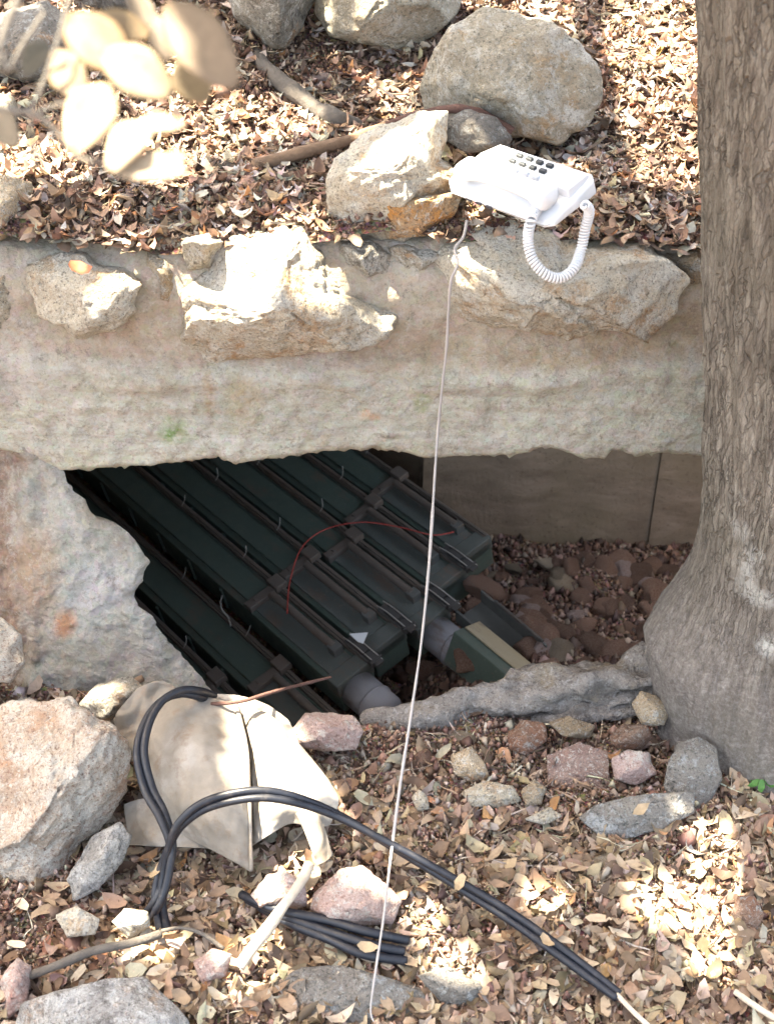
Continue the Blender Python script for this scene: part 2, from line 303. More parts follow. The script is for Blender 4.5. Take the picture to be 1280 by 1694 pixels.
# ------------------------------------------------------------------ retaining wall: concrete beam, mortar face, jambs and stones
rw = tag(empty('retaining_wall', (0, 1.9, 0)), 'low retaining wall of rough stones set in mortar over a concrete beam above the pit', 'wall')
def concrete_mat(name, jamb=False):
    n = NT(name); v = n.obj(); wv = n.warp(v, 9, .05); s_ = n.sep(wv)
    streak = n.mapping(wv, (1.0, 1, 5))
    if not jamb:
        beam = n.ramp(n.noise(streak, 4, 8, .65), [(.3, (.29, .285, .24)), (.5, (.37, .36, .305)), (.7, (.45, .435, .375))])
        mort = n.ramp(n.noise(wv, 6, 8, .65), [(.3, (.27, .225, .17)), (.5, (.345, .29, .23)), (.7, (.41, .365, .305))])
        lay = n.noise(n.mapping(n.warp(v, 5, .05), (.6, 1, 14)), 5, 6, .7); beam = n.mix(n.ramp(lay, [(.5, 0.), (.62, .5)]), beam, (.30, .25, .185)); beam = n.mix(n.ramp(lay, [(.34, .5), (.44, 0.)]), beam, (.50, .47, .41))
        f = n.ramp(s_[2], [(.515, 0.), (.545, 1.)])
        col = n.mix(f, beam, mort)
        col = n.mix(n.ramp(n.noise(n.mapping(wv, (1, 1, 2.5)), 7, 7, .7), [(.5, 0.), (.62, .55)]), col, (.36, .335, .28))
        col = n.mix(n.ramp(n.noise(n.mapping(wv, loc=(4, 4, 4)), 5, 7, .7), [(.54, 0.), (.66, .5)]), col, (.24, .165, .10))
        edge = n.ramp(s_[2], [(.33, .8), (.375, 0.)]); col = n.mix(edge, col, (.46, .43, .33))
        def P(px, py): q = PY(px, py, 1.885); return (q.x, 1.885, q.z)
        nz = n.noise(v, 60, 4, .7); brk = n.ramp(nz, [(.35, .3), (.6, 1.)])
        for (px, py, rx, rz, c, k) in [(290, 712, .03, .03, (.12, .22, .05), 1.0), (692, 668, .02, .022, (.16, .21, .06), .8), (700, 740, .03, .02, (.28, .25, .14), .5),
                                       (612, 688, .024, .014, (.48, .22, .09), .8), (345, 650, .018, .07, (.27, .18, .10), .8), (405, 660, .035, .09, (.29, .22, .12), .7),
                                       (20, 600, .10, .10, (.40, .37, .34), .8), (560, 600, .12, .018, (.36, .34, .33), .6), (500, 590, .25, .03, (.22, .165, .12), .6), (900, 590, .35, .03, (.29, .205, .12), .7), (1130, 560, .08, .09, (.22, .18, .12), .7)]:
            m_ = n.math('MULTIPLY', n.math('MULTIPLY', n.spot(wv, P(px, py), rx, .2, rz, .7), brk), k); col = n.mix(m_, col, c)
    else:
        col = n.ramp(n.noise(wv, 7, 8, .65), [(.3, (.21, .20, .175)), (.5, (.29, .275, .24)), (.7, (.38, .365, .325))])
        def P(px, py): q = PY(px, py, 1.80); return (q.x, 1.80, q.z)
        for (px, py, rx, rz, c, k) in [(115, 1005, .03, .035, (.38, .18, .09), .9), (100, 1085, .05, .04, (.17, .18, .21), .9), (180, 960, .07, .06, (.35, .32, .32), .6), (230, 1060, .06, .07, (.27, .22, .185), .6),
                                       (60, 950, .06, .10, (.28, .16, .09), .7), (160, 870, .06, .04, (.24, .18, .11), .6), (95, 1130, .06, .02, (.25, .2, .16), .7)]:
            col = n.mix(n.math('MULTIPLY', n.spot(wv, P(px, py), rx, .3, rz, .6), k), col, c)
        xe = n.math('ADD', s_[0], n.math('MULTIPLY', n.noise(wv, 8, 6, .7), .22))     # soil creeping over the left of the jamb
        col = n.mix(n.ramp(n.math('ADD', xe, 1.0), [(.44, .95), (.50, 0.)]), col, n.ramp(n.noise(v, 60, 6, .7), [(.35, (.10, .05, .035)), (.65, (.30, .19, .13))]))
    col = n.mix(n.ramp(n.noise(v, 45, 8, .85), [(.36, .75), (.46, 0.)]), col, (.15, .12, .095)); col = n.mix(n.ramp(n.noise(v, 150, 5, .8), [(.36, .5), (.46, 0.)]), col, (.13, .11, .09))
    col = n.mix(n.ramp(n.noise(n.mapping(v, loc=(5, 5, 5)), 70, 6, .75), [(.60, 0.), (.70, .55)]), col, (.50, .48, .43))
    crk = n.math('MULTIPLY', n.ramp(n.vor(n.warp(v, 6, .35), 2.0, 'DISTANCE_TO_EDGE'), [(.0, 1.), (.01, 0.)]), n.ramp(n.noise(v, 3, 3, .5), [(.5, 0.), (.6, 1.)]))
    agg = n.vor(n.warp(v, 50, .02), 95, out=1); col = n.mix(.05, col, agg, 'OVERLAY'); col = n.mix(n.ramp(n.noise(n.mapping(v, loc=(7, 7, 7)), 28, 9, .85), [(.50, 0.), (.60, .45)]), col, (.44, .42, .37)); col = n.mix(n.ramp(n.noise(n.mapping(v, loc=(1, 8, 3)), 16, 9, .85), [(.50, 0.), (.64, .55)]), col, (.22, .17, .125))
    crk = n.math('MULTIPLY', n.vor(v, 120), -.5)
    h = n.math('ADD', n.math('MULTIPLY', n.noise(n.mapping(v, (1, 1, 1.6)), 26, 10, .78), .7), n.math('MULTIPLY', n.noise(v, 170, 5, .7), .5)); h = n.math('SUBTRACT', h, n.math('MULTIPLY', crk, .4))
    return n.fin(col, .93, h, .95, .009)
M['beam'] = concrete_mat('weathered_concrete'); M['jamb'] = concrete_mat('jamb_concrete', True)
BE = [(-900, 750), (0, 750), (60, 765), (100, 787), (180, 781), (230, 778), (330, 768), (360, 761), (392, 773), (430, 768), (500, 758), (560, 753), (620, 750), (660, 752), (700, 763), (790, 761), (860, 759), (882, 748), (912, 747), (950, 760), (968, 767), (1004, 766), (1010, 754), (1060, 760), (1100, 757), (1180, 761), (2000, 760)]
bx = [PY(a, b, 1.88).x for a, b in BE]; bz = [PY(a, b, 1.88).z for a, b in BE]
xs2 = np.arange(-1.6, .70, .005); zb = np.interp(xs2, bx, bz) + .0045 * vf(xs2, xs2 * 0, 110, 3, 61)
def wall_y(x, z):
    up = 1 / (1 + np.exp(-(z - .535 - .014 * vf(x, x * 0, 4, 3, 71)) / .006))
    y = 1.88 + up * .020 - .010 * np.exp(-((z - .50) / .02) ** 2) * (.5 + vf(x, z, 8, 2, 73)) + .006 * vf(x, z, 8, 4, 75) * (.3 + 1.2 * up) + .003 * vf(x, z, 45, 3, 77) - .006 * np.clip(vf(x, z, 22, 2, 76) - .4, 0, 1)
    y = y + .05 * np.clip((z - .635) / .09, 0, 1) ** 2      # rounded top
    ed = np.clip(1 - (z - np.interp(x, bx, bz)) / .018, 0, 1); return y + .014 * ed ** 2
rows = []
for t in np.linspace(0, 1, 92):
    z = zb + (.722 + .012 * vf(xs2, xs2 * 0, 9, 3, 79) - zb) * t; rows.append(np.c_[xs2, wall_y(xs2, z), z])
back = [np.c_[xs2, rows[0][:, 1] + d, rows[0][:, 2] + h + .004 * vf(xs2, xs2 * 0 + d, 30, 2, 81)] for d, h in ((.30, .01), (.12, .004), (.03, .0))]
top = [np.c_[xs2, rows[-1][:, 1] + d, rows[-1][:, 2] - h] for d, h in ((.05, .0), (.15, .01), (.24, .06))]
V = np.array(back + rows + top); o = mesh_obj('concrete_beam', V.reshape(-1, 3), grid_faces(V.shape[0], V.shape[1]), M['beam']); under(o, rw)
# left jamb
LE = [(60, 740), (105, 788), (120, 810), (135, 832), (150, 850), (168, 866), (190, 878), (215, 893), (230, 915), (245, 936), (238, 950), (236, 965), (222, 978), (220, 992), (226, 1004), (248, 1020), (262, 1045), (276, 1070), (296, 1095), (314, 1112), (326, 1130), (350, 1165), (420, 1230)]
def jamb_y(z): return 1.885 - .17 * np.clip((.34 - z) / .34, 0, 1.2)
def on_jamb(px, py):
    p = PY(px, py, 1.85)
    for _ in range(6): p = PY(px, py, float(jamb_y(p.z)))
    return p
jz = []; jx = []
for a, b in LE: p = on_jamb(a, b); jz.append(p.z); jx.append(p.x)
zr = np.arange(.37, -.06, -.0035); xe = np.interp(-zr, [-q for q in jz], jx) + .004 * vf(zr, zr * 0, 70, 3, 83)
rows = []
for z, x1 in zip(zr, xe):
    u = np.linspace(0, 1, 280); x = -1.6 + (x1 + 1.6) * (1 - (1 - u) ** 1.5); y = jamb_y(z) + .009 * vf(x, x * 0 + z, 9, 4, 85) + .004 * vf(x, x * 0 + z, 40, 3, 87) + .0016 * vf(x, x * 0 + z, 110, 2, 89) - .006 * np.clip(vf(x, x * 0 + z, 48, 2, 90) - .6, 0, 1) - .008 * np.clip(vf(x, x * 0 + z, 16, 2, 88) - .35, 0, 1) + .015 * np.clip(1 - (x1 - x) / .02, 0, 1) ** 2
    y = y + .03 * np.clip((-.62 - x) / .05, 0, 1) - .05 * np.clip((-.62 - x) / .5, 0, 1)
    r = np.c_[x, y, np.full(280, z)]; r2 = np.array([[x1 - .012, y[-1] + .012, z], [min(x1 - .10, -.60), y[-1] + .05, z], [-.85, y[-1] + .3, z]]); rows.append(np.r_[r, r2])
V = np.array(rows); o = mesh_obj('jamb', V.reshape(-1, 3), grid_faces(V.shape[0], V.shape[1]), M['jamb']); under(o, rw)
bm = bmesh.new()      # squared end of the beam beyond the tree
z0 = float(np.interp(.69, bx, bz)); c8 = [bm.verts.new(c) for c in ((.694, 1.90, z0), (.694, 2.19, z0), (.694, 2.19, .74), (.694, 1.92, .75), (.66, 1.90, z0 + .01), (.66, 2.19, z0 + .01), (.66, 2.19, .73), (.66, 1.92, .73))]
for f in ((0, 1, 2, 3), (4, 7, 6, 5), (0, 4, 5, 1), (1, 5, 6, 2), (2, 6, 7, 3), (3, 7, 4, 0)): bm.faces.new([c8[i] for i in f])
me = bpy.data.meshes.new('beam_end'); bm.to_mesh(me); bm.free(); me.materials.append(M['beam']); o = bpy.data.objects.new('beam_end', me); link(o); under(o, rw)

# ------------------------------------------------------------------ rocks: a faceted, noisy body with a given outline seen from the front
ICO = {}
def ico(s):
    if s not in ICO:
        bm = bmesh.new(); bmesh.ops.create_icosphere(bm, subdivisions=s, radius=1); ICO[s] = ([v.co.copy() for v in bm.verts], [[v.index for v in f.verts] for f in bm.faces]); bm.free()
    return ICO[s]
def outline_rock(name, pts, where, thick, mat, sub=5, rough=.10, cuts=7, seed=0, flat=.75, parent=None, label=None, cat=None, group=None):
    cx = sum(p[0] for p in pts) / len(pts); cy = sum(p[1] for p in pts) / len(pts)
    c = PY(cx, cy, where[1]) if where[0] == 'y' else PZ(cx, cy, where[1]) if where[0] == 'z' else PD(cx, cy, where[1])
    d = depth(c); k = d / FPX; rd = (c - CAM).normalized(); U = CR.copy(); Vv = rd.cross(U).normalized() * -1
    if Vv.z < 0: Vv = -Vv
    ang = []; rad = []
    dense = []
    for i in range(len(pts)):
        a, b = pts[i], pts[(i + 1) % len(pts)]
        for j in range(6): t = j / 6; dense.append((a[0] + (b[0] - a[0]) * t, a[1] + (b[1] - a[1]) * t))
    for (x, y) in dense: ang.append(math.atan2(-(y - cy), x - cx)); rad.append(math.hypot(x - cx, y - cy) * k)
    o_ = sorted(zip(ang, rad)); ang = [a for a, _ in o_]; rad = [b for _, b in o_]
    ang = [ang[-1] - 2 * math.pi] + ang + [ang[0] + 2 * math.pi]; rad = [rad[-1]] + rad + [rad[0]]
    mr = sum(rad) / len(rad); rs = random.Random(seed * 31 + 5)
    pl = []
    for i in range(cuts):
        n_ = Vector((rs.uniform(-.9, .9), rs.uniform(-.9, .9), rs.uniform(.35, 1))).normalized(); pl.append((n_, rs.uniform(.62, .86)))
    vs_, fs = ico(sub); out = []
    so_ = Vector((seed * 3.7, seed * 1.3, seed * 2.1))
    for p in vs_:
        q = p.copy()
        q.z = math.copysign(abs(q.z) ** flat, q.z)
        for n_, dd in pl:
            e = q.dot(n_) - dd
            if e > 0: q -= n_ * e * .9
        r = math.hypot(p.x, p.y); a = math.atan2(p.y, p.x); Rr = np.interp(a, ang, rad) * (1 + (.07 if parent else .03) * mn.fractal(Vector((math.cos(a) * 3.2, math.sin(a) * 3.2, seed)), .7, 2.1, 4) * min(1, r * 1.5))
        nz = mn.fractal(p * 1.7 + so_, 1.0, 2.0, 3) * rough + mn.fractal(p * 6 + so_, .8, 2.1, 4) * rough * .38
        rid = 1 - abs(mn.noise(p * 2.6 + so_ * 2)) * 2; nz -= max(0, rid - .8) * rough * 1.1
        edge = r ** 6
        f = 1 + nz * (1 - .45 * edge)
        out.append(c + (U * q.x + Vv * q.y) * Rr * f + (-rd) * (q.z * thick * f))
    o = mesh_obj(name, out, fs, mat); recenter(o)
    if parent: under(o, parent)
    o.rotation_euler = (0, 0, 0)
    if label: o['label'] = label
    if cat: o['category'] = cat
    if group: o['group'] = group
    return o
ST = []      # footprints of named stones, so the litter keeps off them
def rock(pts, where, thick, mat, label, **k):
    ST.append(pts); o = outline_rock('stone' if not k.get('name') else k.pop('name'), pts, where, thick, mat, label=label, cat='stone', **k); return o
# stones of the wall (parts of it)
def wstone(pts, y, thick, mat, label, seed, **k):
    ST.append(pts); return outline_rock('stone', pts, ('y', y - .022), thick, mat, seed=seed, parent=rw, label=label, **k)
wstone([(45, 440), (90, 422), (150, 420), (215, 440), (235, 470), (225, 510), (190, 545), (130, 560), (80, 530), (50, 490)], 1.925, .07, M['lime_w'], 'pale tan stone at the far end of the wall', 1, rough=.12)
wstone([(290, 480), (345, 450), (355, 400), (400, 372), (470, 366), (530, 378), (570, 410), (590, 440), (600, 480), (650, 510), (640, 560), (570, 575), (490, 590), (400, 612), (340, 615), (300, 570)], 1.93, .115, M['lime_w'], 'large white and grey pitted stone in the mortar', 2, sub=6, rough=.11, cuts=9)
wstone([(670, 450), (720, 415), (780, 380), (840, 358), (900, 362), (930, 390), (990, 400), (1060, 402), (1110, 430), (1126, 465), (1105, 520), (1070, 568), (1040, 550), (990, 545), (940, 562), (880, 545), (800, 545), (735, 545), (690, 500)], 1.935, .125, M['lime_w'], 'widest pale pitted stone, under the telephone cord', 3, sub=6, rough=.12, cuts=10)
wstone([(238, 455), (245, 420), (285, 405), (300, 450), (296, 520), (262, 500)], 1.955, .06, M['tan'], 'narrow upright chip of stone between two larger ones', 4, sub=4)
wstone([(560, 400), (610, 395), (655, 420), (650, 455), (600, 460), (565, 440)], 1.955, .05, M['lime_d'], 'small grey stone beneath the round boulder', 5, sub=4)
wstone([(640, 410), (690, 400), (740, 420), (700, 450), (650, 460)], 1.965, .05, M['lime'], 'small grey brown stone by the string', 6, sub=4)
wstone([(300, 400), (340, 385), (370, 400), (350, 440), (310, 450)], 1.945, .06, M['lime'], 'small grey stone wedged over the large pitted one', 8, sub=4)
wstone([(1090, 420), (1150, 405), (1200, 430), (1190, 470), (1130, 470)], 1.955, .05, M['tan'], 'tan stone of the wall top beside the trunk', 9, sub=4)
wstone([(-60, 440), (20, 445), (50, 480), (45, 540), (-20, 560), (-80, 520)], 1.95, .07, M['lime'], 'grey stone at the outer end of the wall', 7, sub=4)

# stones above the wall
rock([(690, 150), (715, 95), (742, 48), (790, 22), (850, 26), (900, 40), (960, 78), (998, 118), (1000, 165), (975, 205), (925, 238), (860, 222), (800, 225), (740, 215), (700, 185)], ('y', 2.18), .11, M['lime_bold'], 'large grey lichen-covered boulder behind the telephone', seed=11, sub=6, rough=.09)
rock([(538, 300), (552, 265), (590, 232), (640, 205), (690, 190), (738, 190), (742, 230), (735, 262), (762, 300), (755, 335), (720, 365), (690, 390), (630, 396), (570, 385), (540, 350)], ('y', 1.99), .10, M['lime_w'], 'sunlit white boulder with holes beside the telephone', seed=12, sub=6, rough=.13, cuts=9)
rock([(615, 345), (690, 325), (765, 318), (750, 360), (705, 390), (640, 396)], ('y', 1.945), .05, M['orange'], 'orange stained stone tucked under the white boulder', seed=13, sub=5)
rock([(732, 200), (770, 182), (820, 195), (850, 228), (830, 250), (770, 252), (735, 230)], ('y', 2.06), .05, M['slate'], 'small dark grey stone between boulder and telephone', seed=14, sub=4)
rock([(-60, 300), (0, 290), (55, 300), (68, 335), (58, 375), (10, 405), (-60, 400)], ('y', 2.0), .08, M['tan'], 'tan stone on the ledge above the wall under dry leaves', seed=15)
rock([(375, 0), (390, -60), (460, -80), (520, -50), (525, 0), (500, 40), (470, 80), (430, 75), (395, 40)], ('y', 2.50), .12, M['lime_d'], 'grey pointed boulder near the top beside the orange leaf', seed=16)
rock([(520, -40), (600, -80), (700, -80), (765, -40), (762, 20), (720, 60), (660, 80), (600, 72), (545, 55), (520, 20)], ('y', 2.52), .13, M['lime_bold'], 'broad grey boulder at the very top between two others', seed=17)
rock([(-40, 60), (20, 20), (90, 0), (140, 30), (130, 90), (90, 135), (30, 140), (-40, 120)], ('y', 2.42), .12, M['slate'], 'dark blue grey boulder behind the dry leaf spray', seed=18)
rock([(100, -50), (180, -80), (250, -40), (250, 20), (190, 40), (120, 20)], ('y', 2.62), .1, M['slate'], 'dark stone at the top behind the leaf spray', seed=19)
rock([(-30, 150), (25, 160), (45, 200), (30, 235), (-30, 240)], ('y', 2.25), .06, M['lime'], 'small grey stone low behind the leaf spray', seed=20, sub=4)
rock([(255, 30), (300, 5), (340, 25), (330, 60), (280, 70)], ('y', 2.55), .04, M['lime'], 'small pale stone behind the hanging leaves', seed=21, sub=4)
rock([(940, 395), (1000, 392), (1010, 412), (950, 416)], ('y', 1.98), .02, M['tan'], 'flat tan chip lying on top of the wall near the cord', seed=22, sub=3)

# stones in front of the wall
rock([(-90, 1210), (-20, 1172), (50, 1160), (115, 1160), (150, 1178), (190, 1200), (213, 1245), (205, 1310), (170, 1375), (125, 1432), (80, 1470), (0, 1462), (-90, 1450)], ('z', .07), .11, M['pink'], 'big pink and rust coloured rock beside the canvas sack', seed=31, sub=6, rough=.15, cuts=11)
rock([(150, 1385), (195, 1362), (218, 1382), (205, 1425), (165, 1470), (125, 1490), (112, 1455)], ('z', .03), .045, M['blue'], 'blue white rock spotted with black lichen', seed=32)
rock([(30, 1660), (95, 1640), (180, 1622), (235, 1620), (275, 1650), (320, 1690), (300, 1760), (150, 1790), (20, 1760)], ('z', .015), .06, M['blue'], 'flat blue grey rock at the bottom edge', seed=33, rough=.07)
rock([(520, 1475), (560, 1440), (600, 1434), (640, 1462), (668, 1490), (650, 1528), (600, 1530), (545, 1520), (512, 1505)], ('z', .03), .04, M['rose'], 'rose coloured stone lying above the black cables', seed=34)
rock([(414, 1480), (440, 1450), (470, 1440), (505, 1460), (510, 1500), (460, 1508), (430, 1500)], ('z', .03), .03, M['rose'], 'pale mauve stone under the end of the bleached stick', seed=35, sub=4)
rock([(478, 1215), (505, 1180), (545, 1178), (585, 1185), (600, 1210), (590, 1240), (530, 1242), (490, 1235)], ('z', .045), .045, M['rose'], 'angular pinkish grey stone on the lip of the pit', seed=36, cuts=10)
rock([(1045, 1165), (1060, 1143), (1085, 1150), (1108, 1175), (1098, 1200), (1060, 1200)], ('z', .03), .025, M['tan'], 'tan stone against the foot of the tree', seed=37, sub=4)
rock([(1005, 1220), (1030, 1198), (1070, 1200), (1082, 1222), (1060, 1240), (1020, 1238)], ('z', 0.008), .022, M['rust'], 'rust red stone between tan stone and grey slab', seed=38, sub=4)
rock([(1010, 1255), (1040, 1240), (1075, 1245), (1085, 1280), (1050, 1300), (1015, 1290)], ('z', 0.003), .022, M['rose'], 'flat pinkish stone touching the grey slab', seed=39, sub=4)
rock([(905, 1250), (960, 1228), (1005, 1245), (1008, 1298), (960, 1322), (905, 1298)], ('z', -0.016), .014, M['mauve'], 'broad low reddish stone sunk in the gravel', seed=40, rough=.08)
rock([(955, 1352), (985, 1332), (1040, 1318), (1100, 1312), (1150, 1310), (1150, 1345), (1100, 1368), (1030, 1388), (985, 1380)], ('z', .012), .018, M['slate'], 'long low grey slab pointing away from the foot of the tree', seed=41, rough=.05, cuts=12)
rock([(1095, 1300), (1105, 1262), (1122, 1228), (1158, 1215), (1186, 1238), (1193, 1290), (1165, 1335), (1120, 1345)], ('z', .016), .024, M['slate'], 'upright grey brown slab leaning by the foot of the tree', seed=58, rough=.05, cuts=12)
rock([(760, 1310), (800, 1292), (850, 1300), (862, 1325), (820, 1340), (775, 1332)], ('z', -0.002), .016, M['lime'], 'flat grey stone in the middle of the gravel', seed=42, sub=4)
rock([(865, 1355), (910, 1335), (930, 1350), (900, 1365)], ('z', -0.002), .012, M['lime'], 'thin grey sliver of stone in the gravel', seed=43, sub=4)
rock([(838, 1210), (862, 1190), (900, 1195), (905, 1225), (870, 1250), (842, 1240)], ('z', 0.003), .022, M['rust'], 'red angular stone just below the root', seed=44, sub=4)
rock([(905, 1195), (940, 1185), (985, 1200), (975, 1222), (930, 1218)], ('z', 0.008), .018, M['tan'], 'small tan stone below the root', seed=45, sub=4)
rock([(745, 1250), (780, 1235), (800, 1260), (812, 1290), (780, 1295), (750, 1280)], ('z', -0.002), .02, M['tan'], 'pale tan stone right of the string', seed=46, sub=4)
rock([(860, 1310), (885, 1288), (905, 1305), (895, 1330), (870, 1335)], ('z', 0.000), .018, M['tan'], 'small cream stone beside the flat grey stone', seed=47, sub=4)
rock([(680, 1320), (692, 1305), (708, 1318), (710, 1340), (690, 1342)], ('z', .012), .010, M['lime_w'], 'white pebble close to the string', seed=48, sub=3)
rock([(445, 1635), (500, 1605), (570, 1600), (640, 1620), (700, 1640), (730, 1690), (640, 1760), (500, 1740), (440, 1690)], ('z', -.022), .03, M['slate'], 'dark grey rock half buried at the bottom centre', seed=49, rough=.12); ST.pop()
rock([(690, 1615), (740, 1600), (800, 1630), (790, 1665), (730, 1660)], ('z', .005), .022, M['slate'], 'small dark green stone beside the half buried rock', seed=50, sub=4)
rock([(185, 1525), (205, 1503), (245, 1508), (250, 1535), (215, 1552)], ('z', .02), .02, M['lime_w'], 'bright white stone next to a cream one', seed=51, sub=4)
rock([(90, 1515), (125, 1500), (165, 1520), (160, 1545), (115, 1550)], ('z', .02), .02, M['lime_w'], 'white chip beside the dark leaf heap', seed=52, sub=4)
rock([(-60, 1040), (0, 1020), (35, 1050), (42, 1100), (20, 1128), (-60, 1130)], ('y', 1.66), .05, M['pink'], 'orange pink rock at the foot of the jamb', seed=53, sub=4)
rock([(318, 1590), (350, 1570), (385, 1580), (375, 1615), (335, 1625)], ('z', .01), .014, M['rose'], 'flat rose stone below the bleached stick', seed=54, sub=4)
rock([(0, 1620), (25, 1585), (50, 1600), (48, 1660), (10, 1690)], ('z', .01), .03, M['rose'], 'upright greyish pink stone near the bottom corner', seed=55, sub=4)
rock([(1208, 1510), (1222, 1482), (1250, 1484), (1264, 1512), (1250, 1538), (1222, 1540)], ('z', .008), .008, M['rust'], 'round orange brown disc of stone beside the sun patch', seed=56, sub=4, rough=.04)
rock([(130, 1165), (160, 1130), (215, 1118), (240, 1140), (215, 1180), (170, 1190)], ('z', .05), .05, M['lime_d'], 'dark shaded stone between pink rock and jamb', seed=57, sub=4)

# ------------------------------------------------------------------ smooth tubes
def smooth_path(P, n=8):
    P = [Vector(p) for p in P]; out = []
    for i in range(len(P) - 1):
        p0 = P[max(i - 1, 0)]; p1 = P[i]; p2 = P[i + 1]; p3 = P[min(i + 2, len(P) - 1)]
        for j in range(n):
            t = j / n; out.append(.5 * ((2 * p1) + (-p0 + p2) * t + (2 * p0 - 5 * p1 + 4 * p2 - p3) * t * t + (-p0 + 3 * p1 - 3 * p2 + p3) * t ** 3))
    out.append(P[-1]); return out
def tube(name, path, rad, mat, parent=None, seg=10, rough=0, closed=True, squash=1.0):
    n = len(path); vs_ = []; fs = []
    nrm = None
    for i, p in enumerate(path):
        t = (path[min(i + 1, n - 1)] - path[max(i - 1, 0)]).normalized()
        if nrm is None: nrm = t.orthogonal().normalized()
        nrm = (nrm - t * nrm.dot(t)).normalized(); b = t.cross(nrm)
        r = rad(i / (n - 1)) if callable(rad) else rad
        for k in range(seg):
            a = 2 * math.pi * k / seg; d = nrm * math.cos(a) + b * math.sin(a)
            rr = r * (1 + (rough * fbm(p * 1.0 + d * r * 2, 4, 14) if rough else 0)); q = d * rr
            if squash != 1.0: q.z *= squash
            vs_.append(p + q)
    for i in range(n - 1):
        for k in range(seg): fs.append((i * seg + k, i * seg + (k + 1) % seg, (i + 1) * seg + (k + 1) % seg, (i + 1) * seg + k))
    if closed: fs.append(tuple(range(seg))[::-1]); fs.append(tuple(range((n - 1) * seg, n * seg)))
    o = mesh_obj(name, vs_, fs, mat, None)
    if parent: under(o, parent)
    return o

# ------------------------------------------------------------------ tree
def bark_mat():
    n = NT('bark'); v = n.obj(); wv = n.warp(v, 10, .02); st = n.mapping(wv, (1, 1, .11))
    gr = n.vor(n.mapping(n.warp(n.warp(v, 30, .018), 6, .03), (1, 1, .10)), 120, 'DISTANCE_TO_EDGE'); gr = n.math('ADD', gr, n.ramp(n.noise(v, 14, 4, .6), [(.42, 0.), (.62, .05)])); grv = n.ramp(n.math('ADD', gr, n.math('MULTIPLY', n.noise(st, 30, 5, .7), .12)), [(.03, .15), (.15, 1.)])
    col = n.ramp(n.noise(st, 90, 8, .78), [(.36, (.10, .088, .075)), (.47, (.17, .15, .127)), (.56, (.26, .236, .20)), (.68, (.38, .355, .31))])
    z_ = n.sep(v)[2]; grv = n.math('MAXIMUM', grv, n.ramp(z_, [(.12, .95), (.55, 0.)])); col = n.mix(n.math('SUBTRACT', 1.0, grv), col, (.11, .09, .075))
    z = n.sep(wv)[2]; low = n.ramp(z, [(.05, 1.), (.42, 0.)])
    col = n.mix(n.math('MULTIPLY', low, .75), col, n.ramp(n.noise(wv, 110, 8, .85), [(.36, (.10, .088, .08)), (.5, (.21, .185, .175)), (.62, (.40, .375, .36))]))
    col = n.mix(n.ramp(n.noise(wv, 5, 4, .6), [(.45, 0.), (.65, .45)]), col, (.17, .155, .125))
    for (px, py, r1, r2, yy) in [(1212, 870, .016, .045, 1.50), (1245, 960, .014, .04, 1.49), (1250, 1000, .03, .02, 1.49), (1222, 905, .018, .02, 1.50), (1275, 1080, .016, .02, 1.48)]:
        p = PY(px, py, yy); m_ = n.math('MULTIPLY', n.math('MULTIPLY', n.spot(n.warp(v, 45, .03), (p.x, p.y, p.z), r1 * 1.5, .08, r2 * 1.4, .7), n.ramp(n.noise(v, 75, 6, .75), [(.40, 0.), (.47, 1.)])), .9); col = n.mix(m_, col, (.52, .52, .49))
    h = n.math('ADD', n.math('ADD', n.math('MULTIPLY', n.noise(st, 85, 7, .7), 1.2), n.math('MULTIPLY', n.noise(v, 120, 5, .7), .6)), grv)
    return n.fin(col, .95, h, 1.0, .012)
M['bark'] = bark_mat()
M['root'] = rock_mat('root_bark', (.20, .18, .16), (.30, .27, .245), (.39, .36, .33), stain=(.30, .24, .16), stain_amt=.4, dark=(.12, .10, .09), dark_amt=.4, white=(.45, .43, .41), white_amt=.3)
tree = tag(empty('oak_tree', (.70, 1.66, 0)), 'grey barked tree trunk with pale lichen spots and a root along the pit lip', 'tree')
def trunk_c(z): return (.70 - .165 * z + .02 * math.sin(z * 1.3), 1.66 - .03 * z)
LXz = [(-.15, .43), (.0, .46), (.06, .448), (.13, .434), (.17, .447), (.21, .468), (.26, .488), (.31, .496), (.37, .497), (.44, .493), (.6, .474), (.887, .4225), (1.19, .369), (1.6, .30), (3.2, .06)]
TV = []; na = 220; zz = np.concatenate([np.arange(-.15, 1.35, .008), np.arange(1.35, 3.0, .03)])
for z in zz:
    cx, cy = trunk_c(z); rl = cx - np.interp(z, [a for a, _ in LXz], [b for _, b in LXz]); fl = .8 * max(0, 1 - z / .5) ** 2
    row = []
    for k in range(na):
        a = 2 * math.pi * k / na; base = .168 + .05 * fl + .02 * fl * math.cos(4 * a + 1)
        wl = max(0, math.cos(a - math.pi)) ** 3; r = base * (1 - wl) + rl * wl
        ridge = mn.fractal(Vector((math.cos(a) * 9, math.sin(a) * 9, z * 2.4)), .9, 2.1, 4); fine = mn.fractal(Vector((math.cos(a) * 26, math.sin(a) * 26, z * 9)), .8, 2.1, 3)
        amp = .6 if z < .35 else 1.0
        r += (.008 * ridge + .0045 * fine) * amp; row.append((cx + r * math.cos(a), cy + r * math.sin(a), z))
    TV.append(row)
TF = [(i * na + k, i * na + (k + 1) % na, (i + 1) * na + (k + 1) % na, (i + 1) * na + k) for i in range(len(zz) - 1) for k in range(na)]
under(mesh_obj('trunk', [v for r in TV for v in r], TF, M['bark']), tree)
rp = [PZ(1180, 1120, .03), PZ(1090, 1118, .025), PZ(1020, 1128, .02), PZ(940, 1135, .015), PZ(860, 1140, .01), PZ(790, 1158, .005), PZ(720, 1178, .0), PZ(660, 1185, -.01), PZ(600, 1192, -.03)]
